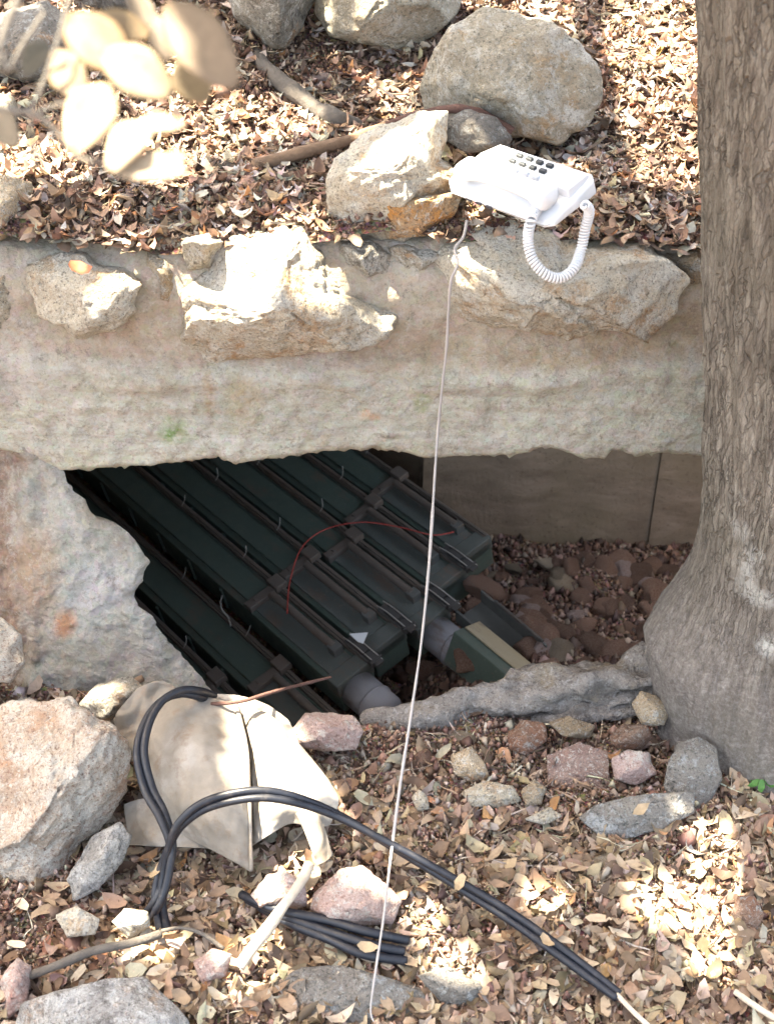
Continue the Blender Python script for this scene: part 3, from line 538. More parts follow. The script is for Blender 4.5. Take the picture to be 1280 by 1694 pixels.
under(tube('root', smooth_path(rp, 9), lambda t: .036 * (1 - t) ** .8 + .011, M['root'], seg=28, rough=.9, squash=.9), tree)
rp = [PZ(1180, 1150, .0), PZ(1100, 1150, .0), PZ(1000, 1165, -.005), PZ(940, 1180, -.01), PZ(880, 1190, -.03)]
under(tube('root', smooth_path(rp, 8), lambda t: .035 * (1 - t) + .008, M['root'], seg=20, rough=.9, squash=.7), tree)

# limbs and crown (above the frame): its leaves cast the dappled shade; sun flecks fall through the gaps between them
def limb(pts, r0, r1): under(tube('limb', smooth_path(pts, 8), lambda t: r0 + (r1 - r0) * t, M['bark'], seg=10, rough=.3), tree)
limb([(.28, 1.60, 2.3), (.05, 1.9, 2.45), (-.4, 2.4, 2.6), (-.9, 2.8, 2.7), (-1.4, 3.2, 2.75)], .08, .025)
limb([(-.2, 2.15, 2.53), (-.2, 2.7, 2.62), (-.1, 3.3, 2.7)], .045, .018)
limb([(-.4, 2.4, 2.6), (-1.0, 2.3, 2.66), (-1.6, 2.2, 2.66)], .045, .013)
limb([(-.9, 2.8, 2.7), (-.7, 3.3, 2.75), (-.5, 3.8, 2.78)], .035, .012)

# where the photograph shows sun (outlines in the picture, carried up along the sun's rays to find the gaps)
LIT = [
 [(760, 300), (815, 232), (1000, 290), (1010, 330), (960, 372), (780, 330)],
 [(545, 300), (570, 245), (650, 198), (735, 190), (760, 240), (765, 300), (740, 330), (650, 345), (560, 345)],
 [(865, 60), (900, 40), (955, 80), (945, 115), (885, 95)], [(985, 60), (1170, 50), (1170, 170), (1080, 150), (1010, 165), (980, 110)],
 [(900, -40), (1000, -50), (1060, 20), (1000, 55), (930, 30)], [(1080, -50), (1170, -50), (1170, 30), (1100, 20)],
 [(860, 0), (990, 10), (970, 40), (880, 30)],
 [(240, 170), (300, 150), (395, 160), (390, 240), (330, 260), (290, 300), (230, 290)], [(290, 80), (300, 60), (320, 150), (270, 170)],
 [(-20, 245), (60, 235), (130, 250), (125, 290), (50, 300), (-20, 290)], [(60, 0), (110, -20), (180, 10), (120, 40)],
 [(340, 370), (420, 345), (520, 360), (515, 420), (430, 440), (410, 500), (350, 520), (335, 440)],
 [(60, 420), (120, 405), (200, 420), (210, 460), (120, 475), (70, 455)], [(235, 405), (290, 380), (290, 430), (240, 455)],
 [(130, 330), (170, 320), (200, 350), (240, 350), (240, 400), (150, 395)], [(450, 330), (515, 330), (535, 370), (460, 380)],
 [(690, 430), (740, 395), (790, 350), (880, 345), (890, 420), (850, 450), (820, 520), (740, 545), (690, 490)], [(960, 410), (1010, 400), (1010, 430), (970, 440)], [(1070, 430), (1120, 440), (1120, 500), (1090, 500)],
 [(1000, 400), (1090, 385), (1170, 395), (1170, 445), (1120, 470), (1100, 430), (1020, 410)], [(880, 370), (940, 360), (960, 420), (900, 440)],
 [(600, 130), (660, 110), (700, 130), (640, 165)], [(430, 180), (500, 170), (530, 200), (450, 215)], [(620, 60), (690, 85), (650, 100)],
 [(1010, 200), (1060, 190), (1080, 230), (1030, 240)], [(1080, 260), (1130, 250), (1140, 290), (1090, 300)], [(1100, 320), (1160, 310), (1165, 345), (1110, 350)], [(1010, 340), (1050, 330), (1060, 370), (1020, 370)],
 [(1150, 1340), (1192, 1340), (1195, 1450), (1190, 1585), (1155, 1590), (1145, 1500), (1090, 1490), (1050, 1465), (1040, 1445), (1140, 1420)],
 [(425, 1200), (470, 1215), (530, 1280), (545, 1330), (520, 1350), (445, 1375), (428, 1360)],
 [(190, 1185), (230, 1125), (285, 1120), (240, 1145)], [(70, 1160), (180, 1170), (200, 1200), (90, 1180)],
 [(440, 1410), (520, 1385), (530, 1410), (480, 1460), (450, 1440)], [(590, 1445), (625, 1450), (640, 1475), (605, 1475)],
 [(870, 1445), (910, 1440), (915, 1470), (880, 1475)], [(670, 1460), (700, 1455), (705, 1490), (680, 1500)],
 [(700, 1560), (740, 1540), (780, 1600), (730, 1600)],  [(190, 1495), (260, 1500), (250, 1550), (200, 1550)],
 [(360, 1560), (450, 1480), (470, 1500), (390, 1600)], [(0, 1070), (20, 1075), (20, 1100), (0, 1100)], 
]
CZ = 2.4; NC = 80000
cx_ = np.random.uniform(-2.0, .8, NC); cy_ = np.random.uniform(.55, 3.7, NC); cz_ = CZ + .22 * np.random.rand(NC) + .1 * vf(cx_, cy_, 1.5, 2, 91)
Hs = np.where(True, .80, 0); keep = np.ones(NC, bool)
S = np.array(SUN)
BOULD = [LIT[2], [(720, 100), (780, 60), (800, 110), (750, 150)], [(520, -20), (600, -40), (620, 20), (550, 30)]]
NEAR = [[(120, 170), (190, 170), (200, 230), (310, 190), (320, 320), (200, 330), (100, 270)], [(290, -20), (360, 60), (400, 150), (330, 130), (270, 40)]]
for H in ('up', 'low', 'rock', 'boulder', 'near'):
    h0 = {'low': .03, 'near': 1.38}.get(H, .80)
    for ox, oy in ((0, 0), (.028, 0), (-.028, 0), (0, .028), (0, -.028), (.022, .022), (-.022, .022), (.022, -.022), (-.022, -.022)):
        t = (cz_ - h0) / S[2]; gx = cx_ - S[0] * t + ox; gy = cy_ - S[1] * t + oy
        if H in ('up', 'rock', 'boulder'): hz = np.clip(zu(gx, gy), .7, 1.2) + {'up': .02, 'rock': .13, 'boulder': .23}[H]; t = (cz_ - hz) / S[2]; gx = cx_ - S[0] * t + ox; gy = cy_ - S[1] * t + oy; ok = gy > 1.80; z_ = hz
        else: ok = gy < 1.62 if H == 'low' else (gy > .4) & (gy < .95); z_ = np.full(NC, h0)
        qx, qy = topx(np.c_[gx, gy, z_])
        for poly in (LIT[:6] if H == 'rock' else NEAR if H == 'near' else BOULD if H == 'boulder' else LIT[2:]):
            kk = inpoly(qx, qy, poly) & ok
            keep &= ~kk
        out_ = ((qx < -60) | (qx > 1400) | (qy > 1800) | (qy < -120)) & ok
        if ox == 0 and oy == 0 and H != 'near': keep &= ~(out_ & (vf(cx_, cy_, 3.0, 3, 95) > .35))
        if ox == 0 and oy == 0: keep &= ~(ok & (vf(cx_, cy_, 8.0, 3, 97) > {'up': .80, 'low': .92, 'rock': 9, 'near': 9, 'boulder': 9}[H]))   # stray small flecks
for z_ in np.arange(.15, 1.7, .12):      # the trunk itself stands in full shade
    t = (cz_ - z_) / S[2]; tc = trunk_c(z_); keep |= np.hypot(cx_ - S[0] * t - tc[0], cy_ - S[1] * t - tc[1]) < .25
for q_ in [on_jamb(a_, b_) for a_ in (20, 90, 160, 230, 290) for b_ in (830, 900, 970, 1040, 1100)] + [PZ(1060, 1125, .03), PZ(980, 1125, .03), PZ(900, 1130, .03), PZ(820, 1140, .02), PZ(740, 1170, .01)]:      # and so does the root
    t = (cz_ - q_.z) / S[2]; keep |= np.hypot(cx_ - S[0] * t - q_.x, cy_ - S[1] * t - q_.y) < .07
cx_, cy_, cz_ = cx_[keep], cy_[keep], cz_[keep]; n_ = len(cx_)
cr = leaves_mesh('crown', M['leaf'], np.c_[cx_, cy_, cz_], np.random.uniform(0, 6.28, n_), np.random.uniform(0, .5, n_), np.random.uniform(0, 6.28, n_), np.random.uniform(.04, .06, n_), np.random.uniform(.025, .035, n_), pick([(.05, .09, .03), (.07, .12, .04), (.09, .11, .05)], n_), np.random.uniform(-.2, .3, n_), np.random.uniform(-.2, .2, n_))
under(cr, tree)

# ------------------------------------------------------------------ green cases in the pit
def paint_mat(name, a, b, rust=.35, rough=.5):
    n = NT(name); v = n.offs(n.obj()); col = n.mix(n.noise(n.mapping(v, (.3, 1, 1)), 14, 6, .6), a, b)
    col = n.mix(n.ramp(n.noise(n.mapping(v, (.35, 1, 1)), 20, 7, .75), [(.66 - rust * .2, 0.), (.78 - rust * .2, .7)]), col, (.11, .075, .055))
    col = n.mix(n.ramp(n.noise(v, 120, 5, .7), [(.60, 0.), (.72, .35)]), col, (.22, .20, .17))
    return n.fin(col, n.ramp(n.noise(v, 25, 5, .6), [(.3, rough - .12), (.7, rough + .2)]), n.noise(v, 70, 6, .6), .25, .002, spec=.5)
M['green'] = paint_mat('green_paint', (.042, .066, .052), (.068, .088, .072), .55); M['grey_green'] = paint_mat('grey_green_paint', (.06, .068, .062), (.09, .088, .082), .6)
M['green_worn'] = paint_mat('worn_green_paint', (.055, .068, .060), (.09, .095, .086), .7); M['brownrail'] = paint_mat('worn_rail', (.075, .062, .05), (.12, .10, .085), .7); M['dark'] = paint_mat('dark_steel', (.03, .03, .03), (.06, .055, .05), .6)
M['greymetal'] = paint_mat('grey_metal', (.15, .155, .175), (.22, .22, .225), .6, .5); M['cream'] = paint_mat('cream_label', (.27, .25, .19), (.22, .165, .08), .75, .7); M['steel'] = paint_mat('bare_steel', (.35, .34, .31), (.25, .24, .22), .4, .35)
ZT = -.38
def plan(px, py, z=ZT): p = PZ(px, py, z); return Vector((p.x, p.y, z))
A = plan(235, 778); B = plan(600, 1085); DIR = (B - A); DIR.z = 0; DIR.normalize(); PERP = Vector((-DIR.y, DIR.x, 0))   # PERP points to the right/back
if PERP.x < 0: PERP = -PERP
def box_bm(bm, x0, x1, y0, y1, z0, z1, bev=.002):
    vs_ = [bm.verts.new(c) for c in ((x0, y0, z0), (x1, y0, z0), (x1, y1, z0), (x0, y1, z0), (x0, y0, z1), (x1, y0, z1), (x1, y1, z1), (x0, y1, z1))]
    fs = [bm.faces.new([vs_[i] for i in f]) for f in ((3, 2, 1, 0), (4, 5, 6, 7), (0, 1, 5, 4), (1, 2, 6, 5), (2, 3, 7, 6), (3, 0, 4, 7))]
    if bev: bmesh.ops.bevel(bm, geom=list({e for f in fs for e in f.edges}), offset=bev, segments=2, affect='EDGES', profile=.6)
def bm_obj(name, bm, mat, parent):
    me = bpy.data.meshes.new(name); bm.to_mesh(me); bm.free(); me.materials.append(mat); o = bpy.data.objects.new(name, me); link(o); o.parent = parent; return o
def cyl_bm(bm, x0, x1, y, z, r, seg=20, axis='x', bev=0):
    m = Matrix.Translation(((x0 + x1) / 2, y, z)) @ Matrix.Rotation(R(90), 4, 'Y'); g = bmesh.ops.create_cone(bm, cap_ends=True, segments=seg, radius1=r, radius2=r, depth=abs(x1 - x0), matrix=m)
    if bev:
        caps = [e for e in bm.edges if e.calc_face_angle(0) > 1.2 and all(v in g['verts'] for v in e.verts)]; bmesh.ops.bevel(bm, geom=caps, offset=bev, segments=2, affect='EDGES')
def local_tube(name, pts, r, mat, par, seg=8): 
    o = tube(name, smooth_path(pts, 5), r, mat, seg=seg); o.parent = par; return o
Wc = .101; Hc = .085
def case(label, end, tip=True, z=ZT, roll=.21, latch=True, cap=False, L=1.7):
    t = tag(empty('weapon_case', (0, 0, 0)), label, 'case', 'long green metal cases lying side by side in the pit')
    t.location = (end.x, end.y, z); t.rotation_euler = (roll, 0, math.atan2(DIR.y, DIR.x))
    # local: x along the case, near end at 0, top at z=0, y from 0 (right-hand edge) to -Wc  (after rotation +y is PERP side)
    bm = bmesh.new(); box_bm(bm, -L, 0, -Wc + .004, 0, -Hc, 0, .006)
    box_bm(bm, -L, -.335, -Wc + .020, -.022, -.002, .007, .003)                # pressed panel on the lid
    for k in range(9): box_bm(bm, -L + .12 + k * .14, -L + .13 + k * .14, -Wc - .001, -Wc + .006, -Hc + .01, -.01, .0015)   # ribs down the side
    bm_obj('body', bm, M['green'], t)
    bm = bmesh.new(); box_bm(bm, -.325, -.045, -Wc + .016, -.020, -.001, .005, .0025); bm_obj('end_panel', bm, M['green_worn'], t)
    bm = bmesh.new(); box_bm(bm, -L, -.01, -.013, .003, -.006, .011, .003); box_bm(bm, -L, -.01, -.008, -.003, .010, .016, .001); bm_obj('rail', bm, M['brownrail'], t)
    bm = bmesh.new(); box_bm(bm, -.352, -.325, -Wc + .004, .006, -.001, .017, .003); box_bm(bm, -.36, -.318, -.022, .010, .010, .028, .003); box_bm(bm, -.345, -.333, -.075, -.068, .016, .020, .001); bm_obj('cross_strap', bm, M['brownrail'], t)
    bm = bmesh.new(); cyl_bm(bm, -.32, -.085, -.036, .022, .0095, 16, bev=.001); bm_obj('rod', bm, M['brownrail'], t)
    bm = bmesh.new(); box_bm(bm, -.095, -.07, -.048, -.022, .0, .028, .002); bm_obj('rod_bracket', bm, M['grey_green'], t)
    bm = bmesh.new(); box_bm(bm, -.042, .0, -Wc + .002, .002, -.03, .010, .003); bm_obj('end_collar', bm, M['green_worn'], t)
    if latch:
        la = bm = bmesh.new(); box_bm(bm, -.085, .016, -.010, .018, .010, .017, .001); box_bm(bm, -.06, -.02, -.006, .014, .017, .025, .0015); cyl_bm(bm, -.075, .005, .016, .018, .0035, 8); cyl_bm(bm, -.075, .005, -.010, .018, .0035, 8); box_bm(bm, -.012, .030, -.006, .014, .018, .024, .001); box_bm(bm, .012, .018, -.012, .020, .010, .026, .001)
        l_ = bm_obj('latch', la, M['dark'], t)
        for yy in (-.004, .014): w_ = tube('latch_wire', smooth_path([Vector((-.09, yy, .021)), Vector((-.05, yy, .027)), Vector((-.01, yy, .026)), Vector((.022, yy + .002, .020))], 5), .0013, M['steel'], seg=6); w_.parent = l_
        w_ = tube('latch_wire', smooth_path([Vector((.022, -.004, .020)), Vector((.026, .005, .019)), Vector((.022, .014, .020))], 5), .0013, M['steel'], seg=6); w_.parent = l_
    for k, xx in enumerate((-.47, -.74)):
        w_ = tube('wire_tie', smooth_path([Vector((xx, -.012, .018)), Vector((xx + .004, -.002, .032)), Vector((xx - .004 + .01 * random.random(), .006, .045 + .012 * random.random()))], 5), .0011, M['steel'], seg=6); w_.parent = t
    if cap:
        bm = bmesh.new(); cyl_bm(bm, -.01, cap, -Wc * .5, -Hc * .48, .043, 28, bev=.004); cyl_bm(bm, cap * .55, cap * .62, -Wc * .5, -Hc * .48, .0455, 28, bev=.001)
        for f in bm.faces: f.smooth = True
        bm_obj('end_cap', bm, M['greymetal'], t)
    return t
# right-hand edges of the five cases and where their near ends lie
def near_end(px, py, k):      # intersect the rail line k*spacing with the end point
    p = plan(px, py); s = (p - A).dot(DIR) + (.0, -.025, .02, -.02, -.03)[k]; return A + PERP * (k * .126) + DIR * s
case('green case nearest the viewer, with a grey tube sticking out of its end', near_end(612, 1100, 0), cap=.10)
case('green case second from the viewer, beside the white paper scrap', near_end(690, 1048, 1))
case('green case in the middle of the row, grey blue tube at its end', near_end(748, 992, 2), cap=.115)
case('green case fourth from the viewer, ending at the rusty stone', near_end(790, 945, 3))
case('green case farthest from the viewer, against the brown wall', near_end(830, 900, 4), latch=False)
case('green case lowest in the row, sunk in the dark by the jamb', A - PERP * .112 + DIR * ((plan(600, 1150) - A).dot(DIR) + .1), z=ZT - .075, latch=False, roll=.2)
case('lower green case lying under the others in the darkest corner', A - PERP * .222 + DIR * ((plan(540, 1170) - A).dot(DIR) + .02), z=ZT - .12, latch=False, roll=.2)
# the broken open case end with a cream face
e = PZ(872, 1098, -.375)
t = tag(empty('case_lid', (e.x, e.y, -.375)), 'short broken green case end with a cream coloured face, below the grey blue tube', 'case lid')
t.rotation_euler = (R(-14), R(6), math.atan2(DIR.y, DIR.x) + .04)
bm = bmesh.new(); box_bm(bm, -.16, .02, -.075, .0, -.09, 0, .004); bm_obj('body', bm, M['green'], t)
bm = bmesh.new(); box_bm(bm, -.155, .015, -.045, .003, .001, .006, .002); bm_obj('cream_face', bm, M['cream'], t)
e = PZ(905, 1066, -.385)
t = tag(empty('metal_channel', (e.x, e.y, -.385)), 'grey green steel channel lying behind the cream faced case end', 'metal channel')
t.rotation_euler = (R(10), R(4), math.atan2(DIR.y, DIR.x) - .02)
bm = bmesh.new(); box_bm(bm, -.22, .0, -.085, .0, -.05, -.04, .002); box_bm(bm, -.22, .0, -.006, .0, -.04, .0, .002); box_bm(bm, -.22, .0, -.085, -.079, -.04, -.005, .002); bm_obj('channel', bm, M['grey_green'], t)
for i, yy in enumerate((-.004, )): bm = bmesh.new(); cyl_bm(bm, -.17, -.01, yy, .006, .004, 10); bm_obj('rod', bm, M['dark'], t)
# thin things in the pit
M['redwire'] = NT('red_wire').fin((.34, .05, .04), .5); M['white_paper'] = NT('paper').fin((.6, .62, .62), .8)
tag(recenter(tube('red_wire', smooth_path([plan(475, 1015, ZT + .03), plan(480, 960, ZT + .03), plan(500, 905, ZT + .035), plan(540, 875, ZT + .03), plan(600, 864, ZT + .04), plan(660, 872, ZT + .035), plan(715, 885, ZT + .03), plan(750, 880, ZT + .02)], 8), .0016, M['redwire'], seg=6)), 'thin red wire looped across the green cases', 'wire')
p = plan(592, 1055, ZT + .03); bm = bmesh.new()
vv = [bm.verts.new(p + Vector(c)) for c in ((-.02, .012, .0), (.022, .012, .004), (.012, -.022, .002), (0, -.014, .0))]; f = bm.faces.new(vv); g = bmesh.ops.extrude_face_region(bm, geom=[f]); bmesh.ops.translate(bm, verts=[v for v in g['geom'] if isinstance(v, bmesh.types.BMVert)], vec=(0, 0, .0012))
me = bpy.data.meshes.new('paper_scrap'); bm.to_mesh(me); bm.free(); me.materials.append(M['white_paper']); o = link(bpy.data.objects.new('paper_scrap', me)); recenter(o); tag(o, 'torn white paper scrap caught beside a case latch', 'paper')
tag(recenter(tube('wire_hook', smooth_path([plan(378, 968, ZT - .06), plan(368, 985, ZT - .05), plan(366, 1005, ZT - .05), plan(378, 1022, ZT - .06), plan(382, 1036, ZT - .07)], 6), .0024, M['steel'], seg=6)), 'bent pale wire hook hanging by the lowest green case', 'wire hook')

# ------------------------------------------------------------------ loose stones: shared meshes
def pebble_mesh(i, mat, sub=3):
    vs_, fs = ico(sub); rs = random.Random(i + 400); pl = [(Vector((rs.uniform(-1, 1), rs.uniform(-1, 1), rs.uniform(-1, 1))).normalized(), rs.uniform(.55, .85)) for _ in range(9)]
    sx, sy, sz = rs.uniform(.8, 1.25), rs.uniform(.7, 1.0), rs.uniform(.45, .7); out = []
    for p in vs_:
        q = p.copy()
        for n_, dd in pl:
            e_ = q.dot(n_) - dd
            if e_ > 0: q -= n_ * e_
        q *= 1 + .12 * mn.fractal(p * 2 + Vector((i, i, i)), 1, 2, 3); out.append((q.x * sx, q.y * sy, q.z * sz))
    me = bpy.data.meshes.new('stone'); me.from_pydata(out, [], fs); me.polygons.foreach_set('use_smooth', [True] * len(fs)); me.materials.append(mat); return me
def pebble(me, loc, s, label, group):
    o = bpy.data.objects.new('stone', me); link(o); o.location = loc; o.scale = (s, s, s); o.rotation_euler = (random.uniform(-.5, .5), random.uniform(-.5, .5), random.uniform(0, 6.28)); return tag(o, label, 'stone', group)
PM = [pebble_mesh(i, M[m]) for i, m in enumerate(['pit_stone', 'pit_stone', 'pit_stone', 'pit_stone', 'pit_stone', 'rust', 'rose', 'tan'])]
ln = 0
while ln < 120:
    x = random.uniform(.12, .85); y = random.uniform(2.1, 2.98); p = Vector((x, y, float(zp(x, y)))); qx, qy = topx([p])
    if not (780 < qx[0] < 1230 and 930 < qy[0] < 1150): continue
    s = random.choice((.018, .022, .028, .034, .044)) * random.uniform(.8, 1.2)
    wh = 'against the foot of the back wall' if y > 2.82 else 'near the tree root by the lip' if y < 2.3 else 'by the case ends' if x < .32 else 'in the middle of the heap' if x < .58 else 'at the tree side of the heap'
    i = random.randrange(len(PM)); lb = ('large ' if s > .026 else 'small ') + ('rust red', 'rusty')[0] * (i == 5) + 'pinkish' * (i == 6) + 'tan' * (i == 7) + 'brown' * (i < 5) + ' rubble stone ' + wh
    pebble(PM[i], p + Vector((0, 0, s * .3)), s, lb, lb.replace('rubble stone', 'rubble stones')); ln += 1
for i in range(18):
    q = PZ(random.uniform(640, 800), random.uniform(1080, 1180), -.54); s = random.uniform(.012, .03); pebble(random.choice(PM), (q.x, q.y, float(zp(q.x, q.y)) + .01), s, 'brown stone on the soil between the case ends and the lip', 'brown stones by the case ends')
for (px, py, s, m, lb) in [(800, 975, .05, 'rust', 'rusty orange stone resting at the end of the fourth case'), (1082, 985, .055, 'pit_stone', 'big dark reddish stone at the back of the rubble heap'), (1090, 1045, .05, 'rust', 'reddish stone near the trunk inside the pit'), (925, 950, .035, 'tan', 'pale brown stone against the back wall'), (1030, 942, .03, 'rose', 'light pinkish stone at the foot of the back wall'), (875, 1010, .035, 'rose', 'greyish pink stone near the grey channel'), (965, 1035, .028, 'rust', 'small orange red stone in the middle of the rubble'), (700, 1110, .05, 'rust', 'orange brown lump between two case ends'), (780, 1090, .06, 'pit_stone', 'flat brown block beside the cream faced case end'), (850, 940, .03, 'tan', 'narrow pale stone by the case farthest back')]:
    me = pebble_mesh(int(px), M[m], 4); q = PZ(px, py, -.5)
    for _ in range(5): q = PZ(px, py, float(zp(q.x, q.y)) + s * .5)
    if px == 800: q = PZ(px, py, ZT - .04)
    o = bpy.data.objects.new('stone', me); link(o); o.location = q; o.scale = (s, s, s); o.rotation_euler = (.3, .2, px); tag(o, lb, 'stone')
allst = ST
kinds = [('tan', 'small tan stone lying among the leaves before the pit', 'small tan stones in the foreground'), ('rust', 'small red brown stone lying in the gravel before the pit', 'small red brown stones in the foreground'), ('rose', 'small pinkish stone lying among leaves and gravel', 'small pinkish stones in the foreground'), ('lime', 'small grey stone lying among leaves and gravel', 'small grey stones in the foreground')]
KM = [[pebble_mesh(50 + i * 7 + k, M[kinds[i][0]]) for k in range(3)] for i in range(4)]
cnt = 0; tries = 0
while cnt < 110 and tries < 9000:
    tries += 1; gravel = random.random() < .7
    px, py = (random.uniform(560, 1150), random.uniform(1185, 1400)) if gravel else (random.uniform(0, 1280), random.uniform(1180, 1690))
    if any(inpoly([px], [py], s_)[0] for s_ in ST) or (px > 1090 and py < 1260) or (px < 560 and py < 1420): continue
    q = PZ(px, py, 0); q = PZ(px, py, float(zf(q.x, q.y)))
    if q.y > float(yedge(q.x)) - .02: continue
    i = random.choices((0, 1, 2, 3), (3, 3, 3, 2))[0]; s = random.choices((.006, .009, .013, .019), (4, 4, 2, 1))[0] * random.uniform(.8, 1.2)
    wh = 'right below the root' if py < 1260 else 'in the gravel left of the grey slab' if py < 1400 and px > 800 else 'in the gravel between string and sack' if py < 1400 else 'under the long cable' if px < 640 else 'beyond the long cable, near the sun patch'
    lb = ('larger ' if s > .012 else 'tiny ') + kinds[i][1].split(' stone')[0] + ' stone ' + wh
    pebble(random.choice(KM[i]), (q.x, q.y, q.z + s * .25), s, lb, lb.replace(' stone ', ' stones ')); cnt += 1
for _ in range(34):
    x = random.uniform(-.8, .8); y = random.uniform(1.98, 2.75); q = (x, y, float(zu(x, y)) + .004); px, py = topx([q])
    if any(inpoly(px, py, s_)[0] for s_ in ST): continue
    i = random.choice((0, 2, 3, 1)); s = random.uniform(.008, .02); pebble(random.choice(KM[i]), q, s, kinds[i][1].split(' lying')[0] + ' among dry leaves above the wall', kinds[i][2].replace('in the foreground', 'above the wall'))

# ------------------------------------------------------------------ gravel crumbs and leaf litter
def crumbs(name, P, S_, pal, matn):
    n = len(P); base = np.array([(1, 0, -.3), (-.5, .87, -.3), (-.5, -.87, -.3), (0, 0, .9)]); base = base[None] * (1 + .35 * np.random.randn(n, 4, 3)) * S_[:, None, None]
    a = np.random.rand(n) * 6.28; c, s = np.cos(a)[:, None], np.sin(a)[:, None]; X = base[..., 0] * c - base[..., 1] * s; Y = base[..., 0] * s + base[..., 1] * c
    V = np.stack([X, Y, base[..., 2]], 2) + P[:, None]; off = (np.arange(n) * 4)[:, None, None]; F = (np.array([[0, 2, 1], [0, 1, 3], [1, 2, 3], [2, 0, 3]])[None] + off).reshape(-1, 3)
    me = bpy.data.meshes.new(name); me.vertices.add(n * 4); me.vertices.foreach_set('co', V.astype('f').ravel()); me.loops.add(F.size); me.loops.foreach_set('vertex_index', F.astype('i').ravel())
    me.polygons.add(len(F)); me.polygons.foreach_set('loop_start', (np.arange(len(F)) * 3).astype('i')); me.update(calc_edges=True)
    C = np.repeat(pick(pal, n, .2), 4, 0); ca = me.color_attributes.new('Col', 'FLOAT_COLOR', 'POINT'); ca.data.foreach_set('color', np.c_[C, np.ones(len(C))].astype('f').ravel())
    me.materials.append(matn); o = link(bpy.data.objects.new(name, me)); return stuff(o)
def off_stones(P, keepfrac):
    qx, qy = topx(P); m = np.ones(len(P), bool)
    for s_ in ST: m &= ~inpoly(qx, qy, s_)
    return m | (np.random.rand(len(P)) < keepfrac)
n_ = 60000; x = np.random.uniform(-.95, .95, n_); y = np.random.uniform(.85, 1.8, n_); k = y < yedge(x) - .004; x, y = x[k], y[k]
crumbs('gravel', np.c_[x, y, zf(x, y) + .002 + .014 * np.random.rand(len(x)) ** 3], np.random.gamma(1.6, .0021, len(x)) + .0012, [(.30, .19, .14), (.38, .275, .21), (.21, .12, .09), (.46, .38, .31), (.14, .09, .068)], M['leaf'])
n_ = 36000; x = np.random.uniform(-1.0, .69, n_); y = np.random.uniform(1.925, 2.9, n_)
crumbs('debris', np.c_[x, y, zu(x, y) + .003 + .014 * np.random.rand(n_) ** 3], np.random.gamma(2.0, .0016, n_) + .0012, [(.14, .08, .055), (.26, .16, .11), (.36, .26, .19), (.09, .05, .04)], M['leaf'])
n_ = 16000; x = np.random.uniform(-.2, 1.1, n_); y = np.random.uniform(1.9, 2.99, n_)
crumbs('rubble', np.c_[x, y, zp(x, y) + .003], np.random.gamma(2.2, .0028, n_) + .002, [(.10, .055, .04), (.17, .10, .07), (.25, .15, .11), (.07, .045, .035), (.3, .22, .17)], M['leaf'])

UP = [(.20, .12, .085), (.30, .19, .13), (.38, .27, .19), (.50, .41, .31), (.56, .50, .43), (.12, .08, .06), (.33, .295, .26), (.38, .19, .09)]
n_ = 36000; x = np.random.uniform(-1.15, 1.15, n_); y = np.random.uniform(1.905, 2.95, n_)
e_ = np.random.randint(0, 5000); x2 = np.random.uniform(-3.5, 3.5, 7000); y2 = np.random.uniform(1.95, 6.0, 7000); x = np.r_[x, x2]; y = np.r_[y, y2]
k_ = ~((x > .70) & (x < 1.75) & (y < 3.04)); x, y = x[k_], y[k_]; z = np.maximum(zu(x, y), .722) + np.random.rand(len(x)) ** 1.5 * .016 + .002; P = np.c_[x, y, z]; k = off_stones(P, .07) & ~((vf(P[:, 0], P[:, 1], 9, 3, 131) > .42) & (np.random.rand(len(P)) < .8)); P = P[k]; n_ = len(P)
dk = vf(P[:, 0], P[:, 1], 5, 3, 111); c = pick(UP, n_, .15, [.19, .19, .19, .13, .08, .11, .08, .03]); c *= (1 - .38 * np.clip(dk, -1, 1))[:, None]; c[:, 1:] *= (1 - .10 * np.clip(dk, 0, 1))[:, None]
L_ = np.random.gamma(5, .0042, n_) + .004; L_ = np.minimum(L_, .04)
stuff(leaves_mesh('leaf_litter', M['leaf'], P, np.random.uniform(0, 6.28, n_), np.abs(np.random.randn(n_)) * .40, np.random.uniform(0, 6.28, n_), L_, L_ * np.random.uniform(.34, .6, n_), np.clip(c, .01, .8), np.random.uniform(-.8, 1.2, n_), np.random.uniform(-.9, .9, n_)))
FR = [(.38, .28, .19), (.29, .21, .145), (.46, .37, .28), (.17, .115, .075), (.38, .33, .26), (.24, .165, .11), (.38, .21, .11), (.10, .065, .045)]
n_ = 23000; x = np.random.uniform(-1.0, 1.0, n_); y = np.random.uniform(.8, 1.78, n_); x2 = np.random.uniform(-3, 3, 5000); y2 = np.random.uniform(-2, .8, 5000); x = np.r_[x, x2]; y = np.r_[y, y2]
k = y < yedge(x) - .012; x, y = x[k], y[k]; z = zf(x, y) + np.random.rand(len(x)) ** 1.5 * .016 + .002; P = np.c_[x, y, z]
qx, qy = topx(P); grav = np.clip((1430 - qy) / 120, 0, 1) * np.clip((qx - 500) / 120, 0, 1) * np.clip((1250 - qx) / 80, 0, 1)
k = off_stones(P, .09) & (np.random.rand(len(P)) > grav * .93) & ~((vf(P[:, 0], P[:, 1], 9, 3, 133) > .45) & (np.random.rand(len(P)) < .75)); P = P[k]; qx, qy = qx[k], qy[k]; n_ = len(P)
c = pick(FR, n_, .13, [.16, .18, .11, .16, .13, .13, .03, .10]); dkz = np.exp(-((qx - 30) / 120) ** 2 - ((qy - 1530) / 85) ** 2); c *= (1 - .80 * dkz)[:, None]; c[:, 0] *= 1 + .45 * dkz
L_ = np.random.gamma(6, .0047, n_) + .006; L_ = np.minimum(L_, .045) * (1 - .45 * dkz)
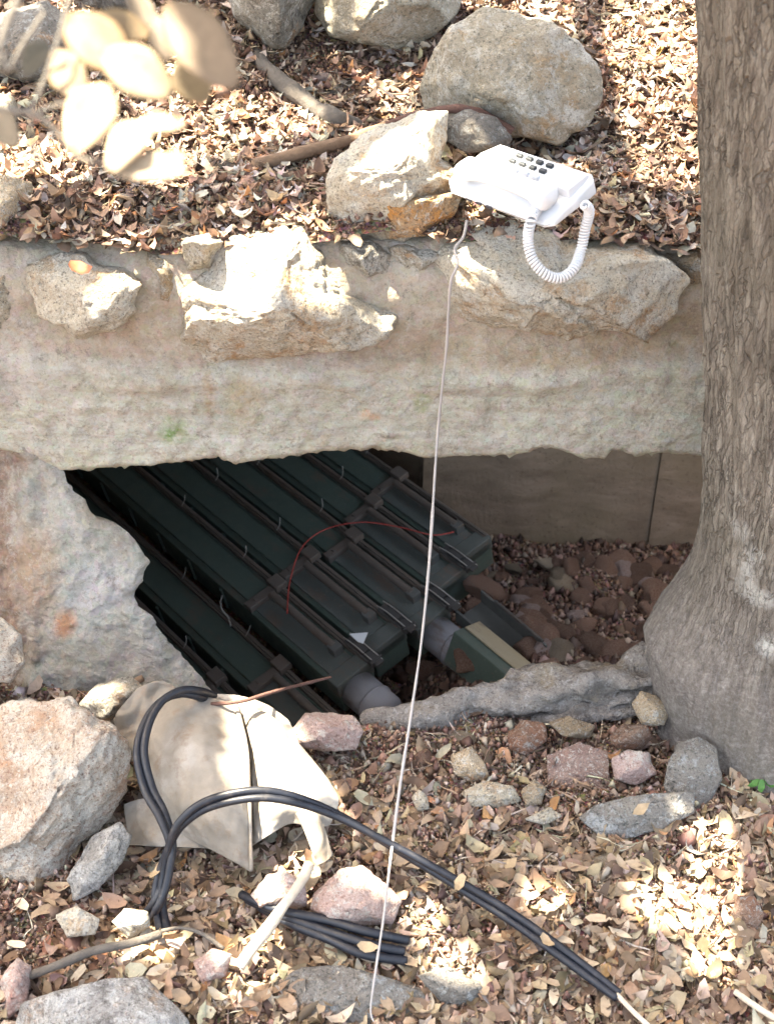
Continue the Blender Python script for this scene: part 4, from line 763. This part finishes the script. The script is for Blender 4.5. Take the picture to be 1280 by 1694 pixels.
stuff(leaves_mesh('leaf_litter', M['leaf'], P, np.random.uniform(0, 6.28, n_), np.abs(np.random.randn(n_)) * .50, np.random.uniform(0, 6.28, n_), L_, L_ * np.random.uniform(.30, .62, n_), np.clip(c, .01, .8), np.random.uniform(-.7, 1.1, n_), np.random.uniform(-.8, .8, n_)))
# fine needles and stalks in the litter
def stalks(name, n, zfun, xr, yr, lim=None):
    x = np.random.uniform(*xr, n); y = np.random.uniform(*yr, n)
    if lim is not None: k = y < lim(x) - .02; x, y = x[k], y[k]
    n = len(x); P = np.c_[x, y, zfun(x, y) + .004 + .015 * np.random.rand(n)]; L_ = np.random.uniform(.02, .07, n)
    c = pick([(.40, .30, .22), (.22, .15, .11), (.5, .44, .36)], n)
    stuff(leaves_mesh(name, M['leaf'], P, np.random.uniform(0, 6.28, n), np.abs(np.random.randn(n)) * .25, np.random.uniform(0, 6.28, n), L_, np.full(n, .0018), c, np.random.uniform(-.5, .5, n), np.full(n, .9)))
stalks('twig_litter', 3500, zu, (-1, 1), (1.95, 2.9)); stalks('twig_litter', 1800, zf, (-.95, .95), (.85, 1.75), yedge)

# single leaves that stand out
def big_leaf(px, py, zf_, L, W, ang, col, label, group=None, tilt=.3, lift=.016, curl=.5):
    q = PZ(px, py, .7 if zf_ is zu else 0)
    for _ in range(6): q = PZ(px, py, float(zf_(q.x, q.y)) + lift)
    o = leaves_mesh('fallen_leaf', M['leaf'], np.array([[0, 0, 0.]]), np.array([ang]), np.array([tilt]), np.array([random.uniform(0, 6.28)]), np.array([L]), np.array([W]), np.array([col]), np.array([curl]), np.array([.25]))
    o.location = q; return tag(o, label, 'leaf', group)
big_leaf(1106, 354, zu, .036, .026, .2, (.62, .22, .06), 'bright orange leaf on the litter between telephone and trunk')
big_leaf(275, 352, zu, .045, .034, 0, (.50, .20, .08), 'orange brown leaf above the left part of the wall')
big_leaf(395, 48, zu, .05, .03, .4, (.50, .20, .08), 'orange leaf beside the pointed grey boulder')
big_leaf(132, 446, zu, .04, .026, .1, (.42, .13, .06), 'russet leaf lying on the pale tan wall stone', lift=.055)
big_leaf(1075, 95, zu, .05, .03, .3, (.36, .24, .07), 'ochre leaf in the sunny patch near the top of the trunk')
big_leaf(1050, 175, zu, .05, .03, 1.2, (.22, .06, .04), 'dark red leaf just below the sunny patch')
big_leaf(1160, 185, zu, .05, .035, .5, (.42, .20, .09), 'rusty leaf touching the edge of the trunk')
big_leaf(1130, 1290, zf, .03, .016, .8, (.52, .44, .2), 'yellowish leaf on the grey slab', lift=.035)
LC = [((.42, .32, .22), 'tan'), ((.34, .25, .17), 'brown'), ((.48, .40, .30), 'pale'), ((.27, .18, .12), 'dark brown')]
def leaf_words(i, px, py):
    wh = ('at the bottom near the half buried rock' if py > 1560 and 400 < px < 800 else 'by the flat bottom rock' if px < 400 and py > 1560 else 'below the canvas sack' if px < 420 else 'between the stick and the long cable' if px < 700 else 'around the far end of the long cable' if px < 1050 and py > 1520 else 'between long cable and sun patch' if px < 1050 else 'in or beside the big sun patch')
    return 'dry %s oak leaf %s' % (LC[i % 4][1], wh), '%s leaves %s' % (LC[i % 4][1], wh)
for i in range(110):
    px, py = random.uniform(20, 1270), random.uniform(1400, 1680)
    if any(inpoly([px], [py], s_)[0] for s_ in ST): continue
    big_leaf(px, py, zf, random.uniform(.028, .042), random.uniform(.014, .019), random.uniform(0, 6.28), tuple(np.array(LC[i % 4][0]) * random.uniform(.85, 1.1)), *leaf_words(i, px, py), tilt=random.uniform(0, .4), lift=.02, curl=random.uniform(0, .6))
UC = [((.42, .33, .24), 'tan'), ((.33, .22, .14), 'brown'), ((.52, .46, .39), 'whitish'), ((.25, .14, .09), 'reddish brown')]
def up_words(i, px, py):
    wh = 'close to the trunk' if px > 1060 else 'right of the large boulder' if px > 930 else 'near the telephone' if px > 700 else 'between the branches' if px > 420 else 'under the leaf spray'
    wh += ', low down' if py > 250 else ', high up'
    return '%s curled leaf above the wall %s' % (UC[i % 4][1], wh), '%s leaves %s' % (UC[i % 4][1], wh)
for i in range(90):
    px, py = random.uniform(130, 1160), random.uniform(20, 400)
    if any(inpoly([px], [py], s_)[0] for s_ in ST): continue
    big_leaf(px, py, zu, random.uniform(.028, .04), random.uniform(.014, .02), random.uniform(0, 6.28), UC[i % 4][0], *up_words(i, px, py), tilt=random.uniform(0, .5), lift=.02, curl=random.uniform(0, .8))

q = PZ(1255, 1305, 0); q = PZ(1255, 1305, float(zf(q.x, q.y)) + .012)
sprout = tag(empty('green_sprout', tuple(q)), 'small green sprout growing at the foot of the tree', 'plant')
for k in range(6):
    a_ = k * 1.05 + .3; o = leaves_mesh('leaf', M['leaf'], np.array([[.012 * math.cos(a_), .012 * math.sin(a_), .006 + .003 * k]]), np.array([a_]), np.array([.4]), np.array([a_ + 1.57]), np.array([.024]), np.array([.012]), np.array([(.06, .17, .04)]), np.array([.5]), np.array([.3])); o.parent = sprout
o = tube('stem', smooth_path([Vector((0, 0, -.02)), Vector((.001, 0, 0)), Vector((0, .001, .02))], 4), .0012, M['leaf'], seg=6); o.parent = sprout

# ------------------------------------------------------------------ branches and sticks
def wood_mat(name, a, b):
    n = NT(name); v = n.obj(); col = n.mix(n.noise(v, 40, 7, .7), a, b); return n.fin(col, .85, n.noise(v, 110, 7, .75), 1.0, .006)
M['wood_grey'] = wood_mat('grey_wood', (.05, .043, .038), (.17, .15, .13)); M['wood_brown'] = wood_mat('brown_wood', (.12, .072, .045), (.27, .18, .12)); M['wood_pale'] = wood_mat('bleached_wood', (.48, .38, .28), (.64, .56, .46)); M['wood_red'] = wood_mat('reddish_bark', (.07, .032, .026), (.18, .10, .08))
def on_up(px, py, h): 
    q = PZ(px, py, .8)
    for _ in range(6): q = PZ(px, py, float(zu(q.x, q.y)) + h)
    return q
def stick(name, pts, r, mat, label, cat): return tag(recenter(tube(name, smooth_path(pts, 7), r, mat, seg=12, rough=.35)), label, cat)
stick('branch', [on_up(398, 70, .015), on_up(425, 95, .02), on_up(455, 128, .02), on_up(490, 155, .025), on_up(520, 180, .02), on_up(560, 197, .02), on_up(590, 207, .01)], lambda t: .010 + .006 * math.sin(t * 2.6), M['wood_grey'], 'grey fallen branch lying diagonally on the leaf litter', 'branch')
stick('branch', [on_up(420, 275, .015), on_up(470, 262, .02), on_up(530, 246, .02), on_up(590, 228, .02), on_up(640, 208, .03)], lambda t: .012 - .003 * t, M['wood_brown'], 'brown branch running up to the white boulder', 'branch')
stick('branch', [on_up(640, 205, .07), on_up(680, 192, .10), on_up(720, 183, .10), on_up(760, 180, .10), on_up(800, 193, .09), on_up(845, 222, .07)], lambda t: .005 + .005 * t, M['wood_red'], 'reddish branch arching over the stone behind the telephone', 'branch')
stick('stick', [PZ(395, 1600, .01), PZ(430, 1552, .03), PZ(465, 1505, .05), PZ(500, 1455, .05), PZ(512, 1430, .05)], lambda t: .009 - .002 * t, M['wood_pale'], 'bleached stick lying across the black cables', 'stick')
stick('twig', [PZ(350, 1165, .13), PZ(400, 1160, .14), PZ(450, 1145, .12), PZ(500, 1132, .08), PZ(548, 1120, .05)], lambda t: .0032 - .0008 * t, M['wood_red'], 'thin straight twig sticking out over the dark pit', 'twig')
stick('twig', [on_jamb(125, 1148) + Vector((0, -.03, 0)), on_jamb(160, 1138) + Vector((0, -.04, 0)), on_jamb(200, 1122) + Vector((0, -.03, 0)), on_jamb(240, 1108) + Vector((0, -.02, 0))], .006, M['wood_brown'], 'short broken twig at the foot of the jamb', 'twig')
stick('twig', [PZ(268, 1540, .01), PZ(300, 1535, .03), PZ(335, 1545, .03), PZ(370, 1570, .01)], .0028, M['wood_grey'], 'thin curved grey twig beside the lower cable end', 'twig')
stick('twig', [PZ(30, 1620, .01), PZ(90, 1600, .025), PZ(150, 1575, .03), PZ(220, 1560, .03), PZ(265, 1545, .01)], .006, M['wood_grey'], 'grey twig above the flat bottom rock', 'twig')
stick('twig', [PZ(1020, 1645, .01), PZ(1045, 1672, .015), PZ(1075, 1700, .01)], .003, M['wood_pale'], 'pale stalk below the end of the long cable', 'twig')
stick('twig', [PZ(1215, 1640, .01), PZ(1245, 1662, .015), PZ(1290, 1690, .01)], .004, M['wood_pale'], 'pale twig near the bottom corner under the trunk', 'twig')

# ------------------------------------------------------------------ canvas sack (a stiff sheet lofted through ribs; thickened)
def canvas_mat():
    n = NT('dirty_canvas'); v = n.obj(); col = n.ramp(n.noise(n.warp(v, 8, .06), 9, 7, .6), [(.3, (.15, .13, .105)), (.5, (.225, .20, .17)), (.7, (.33, .31, .285))])
    col = n.mix(n.ramp(n.noise(v, 30, 7, .75), [(.52, 0.), (.66, .6)]), col, (.17, .115, .08)); col = n.mix(n.ramp(n.noise(v, 160, 4, .7), [(.3, .5), (.42, 0.)]), col, (.22, .17, .12))
    wv = n.new('ShaderNodeTexWave'); n.put(wv.inputs[0], v); wv.inputs['Scale'].default_value = 240
    return n.fin(col, .8, n.math('ADD', n.noise(v, 60, 7, .65), n.math('MULTIPLY', wv.outputs[0], .05)), .35, .004)
M['canvas'] = canvas_mat()
def sp(px, py, h):       # a point of the sack: leaning surface plus bulge h towards the viewer
    z = .115 + (.012 - .115) * (py - 1140) / 300.0; p = PZ(px, py, z); return p + (CAM - p).normalized() * h
def loft(name, ribs, th, mat, parent, nu=14, nv=14, wr=.007):
    C = [smooth_path([sp(*q) for q in rb], nv) for rb in ribs]; m = len(C[0]); cols = [smooth_path([c[j] for c in C], nu) for j in range(m)]; n = len(cols[0])
    vs_ = []; 
    for j in range(m):
        for i in range(n):
            p = cols[j][i]; vs_.append(p + (CAM - p).normalized() * wr * (fbm(p, 4, 16) + .9 * max(0, 1 - 4 * abs(mn.noise(Vector(p) * 11 + Vector((3, 1, 2))))) + .5 * max(0, 1 - 4 * abs(mn.noise(Vector(p) * 23 + Vector((7, 1, 2))))))) 
    o = mesh_obj(name, vs_, grid_faces(m, n), mat); md = o.modifiers.new('thickness', 'SOLIDIFY'); md.thickness = th; md.offset = 0; under(o, parent); return o
q = PZ(340, 1400, 0); sack = tag(empty('canvas_sack', (q.x, q.y, 0)), 'stiff dirty beige canvas sack crumpled between the pink rock and the pit', 'sack')
loft('front_panel', [
    [(255, 1165, .0), (232, 1215, .0), (245, 1275, -.005), (262, 1330, -.01), (300, 1380, -.02)],
    [(275, 1152, .015), (262, 1215, .03), (275, 1285, .035), (300, 1345, .03), (340, 1400, .0)],
    [(310, 1150, .025), (305, 1215, .055), (318, 1290, .065), (345, 1360, .05), (382, 1422, .01)],
    [(350, 1155, .02), (358, 1220, .055), (368, 1300, .065), (388, 1370, .05), (405, 1435, .012)],
    [(385, 1165, .005), (400, 1225, .035), (408, 1300, .045), (412, 1375, .035), (414, 1442, .01)],
    [(395, 1170, -.015), (408, 1228, .0), (414, 1300, .005), (416, 1375, .0), (416, 1440, .0)]], .003, M['canvas'], sack)
loft('rim', [
    [(188, 1192, -.02), (195, 1205, -.03), (205, 1225, -.04), (215, 1260, -.05)],
    [(205, 1165, .01), (212, 1185, .0), (222, 1210, -.02), (230, 1260, -.03)],
    [(232, 1138, .02), (238, 1158, .01), (240, 1195, .0), (242, 1260, -.02)],
    [(265, 1127, .025), (270, 1140, .02), (262, 1180, .01), (255, 1260, -.02)],
    [(292, 1140, .02), (300, 1148, .02), (300, 1170, .0), (300, 1250, -.02)],
    [(320, 1150, .0), (322, 1155, .0), (325, 1175, -.01), (330, 1240, -.03)]], .005, M['canvas'], sack)
loft('side_flap', [
    [(398, 1175, -.02), (412, 1230, -.01), (418, 1290, .0), (420, 1350, .0), (416, 1400, -.01)],
    [(415, 1172, -.005), (432, 1222, .02), (440, 1285, .03), (445, 1340, .025), (440, 1385, .0)],
    [(440, 1180, .0), (462, 1225, .02), (475, 1280, .03), (485, 1330, .02), (480, 1362, .0)],
    [(465, 1198, -.02), (495, 1240, .0), (512, 1280, .015), (525, 1320, .01), (520, 1370, -.005)],
    [(480, 1215, -.03), (520, 1262, -.02), (545, 1295, -.005), (560, 1325, -.01), (545, 1365, -.02)]], .003, M['canvas'], sack, wr=.009)
loft('torn_strip', [[(490, 1345, .015), (508, 1385, .01), (525, 1432, .0)], [(505, 1340, .02), (525, 1380, .02), (540, 1425, .0)], [(520, 1340, .01), (538, 1375, .005), (550, 1415, -.01)]], .003, M['canvas'], sack, wr=.008)
loft('under_fold', [[(205, 1330, -.05), (210, 1365, -.05), (215, 1398, -.05)], [(250, 1320, -.03), (258, 1362, -.02), (262, 1400, -.03)], [(300, 1330, -.02), (305, 1370, -.015), (310, 1402, -.02)], [(350, 1350, -.02), (352, 1385, -.02), (355, 1404, -.03)]], .003, M['canvas'], sack)
loft('back_fold', [[(330, 1148, -.03), (350, 1180, -.05), (370, 1240, -.06)], [(390, 1150, -.02), (405, 1185, -.03), (420, 1240, -.05)], [(440, 1165, -.02), (455, 1195, -.03), (470, 1240, -.05)], [(475, 1190, -.03), (490, 1215, -.04), (500, 1250, -.06)]], .003, M['canvas'], sack)
under(tube('seam', smooth_path([sp(388, 1160, .012), sp(404, 1222, .042), sp(411, 1300, .052), sp(414, 1375, .042), sp(415, 1440, .014)], 10), .0035, M['canvas'], seg=8, rough=.6), sack)

# ------------------------------------------------------------------ black cables
def rubber():
    n = NT('black_rubber'); v = n.obj(); col = n.mix(n.ramp(n.noise(v, 60, 6, .7), [(.54, 0.), (.75, .5)]), (.007, .009, .015), (.07, .06, .055)); return n.fin(col, n.ramp(n.noise(v, 50, 4, .6), [(.3, .35), (.7, .6)]), n.noise(v, 160, 4, .6), .3, .001, spec=.4)
M['rubber'] = rubber()
def cable(name, pts, r, label, twin=0.0, cat='cable'):
    base = smooth_path([PZ(a, b, c) for a, b, c in pts], 10)
    if not twin: return tag(recenter(tube(name, base, r, M['rubber'], seg=12)), label, cat)
    t = tag(empty(name, base[-1]), label, cat)
    for s_ in (-1, 1):
        pth = []
        for i, p in enumerate(base):
            d = (base[min(i + 1, len(base) - 1)] - base[max(i - 1, 0)]).normalized(); side = d.cross((CAM - p).normalized()).normalized(); a = i * .055
            pth.append(p + side * s_ * twin * math.cos(a) + (CAM - p).normalized() * s_ * twin * math.sin(a))
        under(tube('strand', pth, r, M['rubber'], seg=12), t)
    return t
cable('cable_loop', [(352, 1156, .10), (330, 1148, .15), (300, 1145, .17), (268, 1160, .175), (244, 1195, .17), (233, 1245, .155), (246, 1305, .13), (268, 1348, .115), (284, 1398, .09), (278, 1445, .06), (262, 1490, .03), (240, 1525, -.02)], .0062, 'black double cable curling out of the pit over the canvas sack', .0058)
cable('long_cable', [(272, 1545, -.02), (262, 1485, .03), (268, 1440, .06), (280, 1400, .095), (300, 1362, .13), (345, 1330, .155), (420, 1314, .165), (485, 1322, .15), (560, 1350, .12), (650, 1400, .085), (750, 1458, .055), (850, 1520, .035), (940, 1585, .022), (1022, 1648, .006)], .0058, 'long black double cable arching over the sack to the lower corner', .0055)
for i, (a, lb) in enumerate([([(400, 1480, .0), (425, 1492, .015), (470, 1508, .028), (540, 1522, .026), (610, 1542, .024), (675, 1556, .005)], 'upper strand of the three black cables under the stick'),
                             ([(410, 1488, .0), (470, 1516, .02), (540, 1540, .02), (610, 1562, .02), (668, 1574, .004)], 'middle strand of the three black cables under the stick'),
                             ([(430, 1500, .0), (480, 1528, .016), (540, 1552, .016), (600, 1578, .014), (672, 1590, .0)], 'lowest strand of the three black cables under the stick')]):
    cable('short_cable', a, .0068, lb)['group'] = 'black cables lying under the bleached stick'

for (px, py, z_, lb) in [(760, 1462, .065, 'small tan leaf resting on the middle of the long cable'), (905, 1560, .04, 'small tan leaf caught on the long cable near its end'), (262, 1440, .06, 'dry leaf stuck against the crossing cables'), (610, 1568, .04, 'dry leaf lying on the three short cables'), (1060, 1340, .038, 'dry leaf lying on the long low grey slab')]:
    q = PZ(px, py, z_); o = leaves_mesh('fallen_leaf', M['leaf'], np.array([[0, 0, 0.]]), np.array([px * .7]), np.array([.3]), np.array([py * .3]), np.array([.032]), np.array([.016]), np.array([(.40, .30, .19)]), np.array([.5]), np.array([.3])); o.location = q; tag(o, lb, 'leaf')

# ------------------------------------------------------------------ white string
M['string'] = NT('white_string').fin((.30, .28, .27), .7)
sy = [(772, 365, 1.875), (766, 392, 1.85), (752, 412, 1.83), (757, 436, 1.80), (746, 465, 1.79), (741, 520, 1.795), (738, 580, 1.80), (729, 660, 1.80), (722, 740, 1.79), (715, 850, 1.70), (708, 950, 1.63), (697, 1060, 1.56), (680, 1180, 1.45), (660, 1310, 1.34), (646, 1420, 1.24), (634, 1520, 1.145), (622, 1600, 1.075)]
sp_ = [PY(a, b, c) for a, b, c in sy] + [PZ(613, 1668, .03), PZ(618, 1690, .02)]
o = tag(recenter(tube('string', smooth_path(sp_, 8), lambda t: .0022 - .0008 * max(0, t - .6) / .4, M['string'], seg=8, rough=.5)), 'thin white string hanging from the wall top down across the pit', 'string')

# ------------------------------------------------------------------ telephone
def plastic(name, c, r=.35): n = NT(name); return n.fin(n.mix(n.ramp(n.noise(n.obj(), 40, 5, .7), [(.5, 0.), (.8, .35)]), c, tuple(q * .78 for q in c)), r, None)
M['white'] = plastic('white_plastic', (.62, .63, .65)); M['button'] = plastic('grey_buttons', (.022, .027, .032)); M['slot'] = plastic('dark_slot', (.05, .05, .06))
FL = PZ(784, 312, .835); BL = PZ(818, 238, .858); BR = PZ(994, 296, .862)
ex = (BR - BL); Lp = ex.length; ex.normalize(); ey = (BL - FL); ey -= ex * ey.dot(ex); Dp = max(.12, min(.165, ey.length)); ey.normalize(); ez = ex.cross(ey).normalized()
phone = tag(empty('telephone', BL - ey * Dp), 'white desk telephone lying tilted on the stones on top of the wall', 'telephone')
mt = Matrix((ex, ey, ez)).transposed().to_4x4(); phone.rotation_euler = mt.to_euler()
def prism(bm, prof, z0, z1, bev=.004, top_scale=.97):      # prof: outline in x,y
    cx = sum(p[0] for p in prof) / len(prof); cy = sum(p[1] for p in prof) / len(prof)
    lo = [bm.verts.new((x, y, z0)) for x, y in prof]; hi = [bm.verts.new((cx + (x - cx) * top_scale, cy + (y - cy) * top_scale, z1(x, y) if callable(z1) else z1)) for x, y in prof]; n = len(prof)
    fs = [bm.faces.new(lo[::-1]), bm.faces.new(hi)] + [bm.faces.new((lo[i], lo[(i + 1) % n], hi[(i + 1) % n], hi[i])) for i in range(n)]
    bmesh.ops.bevel(bm, geom=list({e for f in fs for e in f.edges}), offset=bev, segments=3, affect='EDGES', profile=.6)
bm = bmesh.new(); c_ = .012
prism(bm, [(c_, 0), (Lp - c_, 0), (Lp, c_), (Lp, Dp - c_), (Lp - c_, Dp), (c_, Dp), (-.006, Dp - .03), (-.012, .02)], -.020, lambda x, y: -.012 + .018 * y / Dp, .005)
for f in bm.faces: f.smooth = True
bm_obj('base', bm, M['white'], phone)
bm = bmesh.new(); prism(bm, [(.052, Dp * .50), (Lp - .012, Dp * .50), (Lp - .012, Dp - .010), (.052, Dp - .010)], -.006, .0105, .002); bm_obj('keypad_plate', bm, M['white'], phone)
for r_ in range(3):
    for k in range(4):
        bm = bmesh.new(); x0 = .066 + k * .0195; y0 = Dp * .93 - .019 - r_ * .0165; box_bm(bm, x0, x0 + .0115, y0, y0 + .0075, .008, .0155, .0015)
        bm_obj('button', bm, M['button'] if r_ < 2 else M['white'], phone)
# handset: a shaped bar with two rounded ends lying in the cradle along the front
def handset():
    vs_ = []; n = 44; m = 16
    for i in range(n + 1):
        t = i / n; x = .010 + (Lp - .026) * t; e_ = abs(2 * t - 1); endb = 1 / (1 + math.exp(-(e_ - .68) / .05)); w_ = .0155 + .006 * endb; h_ = .010 + .005 * endb
        cap_ = math.sqrt(max(0, 1 - max(0, (e_ - .90) / .10) ** 2)) ; w_ *= max(cap_, .02); h_ *= max(cap_, .02); zc = .010 + .008 * (1 - e_ ** 2)
        for k in range(m):
            a = 2 * math.pi * k / m; ca, sa = math.cos(a), math.sin(a); vs_.append((x, Dp * .235 + w_ * math.copysign(abs(ca) ** .6, ca), zc + h_ * math.copysign(abs(sa) ** .7, sa)))
    fs = [(i * m + k, i * m + (k + 1) % m, (i + 1) * m + (k + 1) % m, (i + 1) * m + k) for i in range(n) for k in range(m)] + [tuple(range(m))[::-1], tuple(range(n * m, n * m + m))]
    o = mesh_obj('handset', vs_, fs, M['white']); o.parent = phone; return o
hs = handset()
bm = bmesh.new(); box_bm(bm, .03, Lp - .03, Dp * .44, Dp * .455, -.006, .002, .0005); bm_obj('cradle_gap', bm, M['slot'], phone)
for k in range(3):
    bm = bmesh.new(); box_bm(bm, .045 + k * .02, .056 + k * .02, -.0025, .0, -.018, -.014, .0005); bm_obj('socket', bm, M['slot'], phone)
# coiled cord
cp = smooth_path([PZ(888, 345, .835), PZ(878, 365, .83), PZ(873, 395, .80), PZ(880, 428, .775), PZ(900, 452, .757), PZ(925, 460, .748), PZ(948, 445, .755), PZ(960, 415, .77), PZ(967, 380, .80), PZ(974, 350, .83), PZ(966, 338, .845)], 16)
cum = [0]
for a, b in zip(cp[:-1], cp[1:]): cum.append(cum[-1] + (b - a).length)
T = cum[-1]; turns = int(T / .0048); hx = []; nrm = Vector((0, 0, 1))
for i in range(turns * 12):
    s_ = i / (turns * 12 - 1) * T; j = max(0, min(len(cp) - 2, next((q for q in range(len(cum) - 1) if cum[q + 1] >= s_), len(cp) - 2))); f_ = (s_ - cum[j]) / max(1e-6, cum[j + 1] - cum[j]); p = cp[j].lerp(cp[j + 1], f_)
    t_ = (cp[j + 1] - cp[j]).normalized(); nrm = (nrm - t_ * nrm.dot(t_)).normalized(); b_ = t_.cross(nrm); a = i / 12 * 2 * math.pi; hx.append(p + (nrm * math.cos(a) + b_ * math.sin(a)) * .0062)
o = tube('coiled_cord', hx, .0022, M['white'], seg=6); tag(o, 'white coiled telephone cord hanging in a loop over the widest wall stone', 'cord'); recenter(o)

# ------------------------------------------------------------------ dry leaf spray hanging close to the camera
spray = tag(empty('leafy_branch', tuple(PD(60, 185, .72))), 'dry pale leaves on a thin branch hanging close in the upper corner', 'branch')
def near_leaf(px, py, L, W, ang, d, col, bend=.25, tilt=.3):
    o = leaves_mesh('leaf', M['leaf'], np.array([[0, 0, 0.]]), np.array([0.]), np.array([0.]), np.array([0.]), np.array([1.0]), np.array([1.0]), np.array([col]), np.array([0.]), np.array([0.]))
    n = 12; m = 6; V = []; k = d / FPX
    for i in range(n + 1):
        t = i / n; w_ = W * k * .5 * math.sin(math.pi * min(1, t * .94 + .03)) ** .75
        for j in range(-m // 2, m // 2 + 1):
            s_ = j / (m / 2); V.append(Vector(((t - .5) * L * k, s_ * w_, bend * L * k * (-(t - .5) ** 2) + .18 * abs(s_) * w_ + .0006 * math.sin(9 * t + j))))
    rot = Matrix((CR, CU, -CF)).transposed() @ Matrix.Rotation(R(-32), 3, 'X') @ Matrix.Diagonal((1, 1.18, 1)) @ Matrix.Rotation(ang, 3, 'Z') @ Matrix.Rotation(tilt, 3, 'X') @ Matrix.Rotation(tilt * .6, 3, 'Y')
    c = PD(px, py, d); V = [c + rot @ v for v in V]; old = o.data; bpy.data.objects.remove(o); bpy.data.meshes.remove(old)
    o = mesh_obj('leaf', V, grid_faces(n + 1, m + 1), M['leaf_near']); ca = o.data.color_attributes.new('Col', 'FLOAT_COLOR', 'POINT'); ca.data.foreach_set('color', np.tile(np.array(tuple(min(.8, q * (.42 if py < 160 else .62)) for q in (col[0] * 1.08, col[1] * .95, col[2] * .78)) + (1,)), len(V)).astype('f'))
    md = o.modifiers.new('thickness', 'SOLIDIFY'); md.thickness = .0003; under(o, spray); return o
TN = (.50, .40, .28)
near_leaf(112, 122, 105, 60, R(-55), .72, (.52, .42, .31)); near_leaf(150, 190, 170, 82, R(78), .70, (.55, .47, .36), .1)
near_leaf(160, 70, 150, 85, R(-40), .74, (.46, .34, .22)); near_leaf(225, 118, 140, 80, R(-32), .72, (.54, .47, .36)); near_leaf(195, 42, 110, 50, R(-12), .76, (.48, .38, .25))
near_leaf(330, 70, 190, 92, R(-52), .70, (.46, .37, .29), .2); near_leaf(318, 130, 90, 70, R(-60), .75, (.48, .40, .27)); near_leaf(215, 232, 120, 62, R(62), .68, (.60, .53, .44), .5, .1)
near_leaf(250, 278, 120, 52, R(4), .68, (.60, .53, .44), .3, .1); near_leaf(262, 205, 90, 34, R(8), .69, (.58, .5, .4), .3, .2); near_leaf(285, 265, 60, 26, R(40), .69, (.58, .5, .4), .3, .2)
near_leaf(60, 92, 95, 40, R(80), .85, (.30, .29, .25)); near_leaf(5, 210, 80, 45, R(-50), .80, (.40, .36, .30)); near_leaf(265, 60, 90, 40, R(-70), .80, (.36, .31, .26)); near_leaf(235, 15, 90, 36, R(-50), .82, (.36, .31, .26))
M['stem'] = wood_mat('pale_stem', (.16, .145, .125), (.26, .235, .20))
for pts, r in [([(-60, 160), (0, 180), (60, 190), (100, 225), (135, 262), (190, 268)], .0016), ([(45, 188), (62, 160), (85, 100), (105, 40), (120, -30)], .0012), ([(-40, 120), (-5, 90), (12, 40), (40, -20)], .0018), ([(60, 188), (100, 172), (140, 175)], .001), ([(5, 90), (15, 115), (40, 70), (75, 20)], .0012), ([(50, 192), (55, 235), (60, 270)], .0008)]:
    under(tube('stem', smooth_path([PD(a, b, .71) for a, b in pts], 6), r, M['stem'], seg=8, rough=.3), spray)
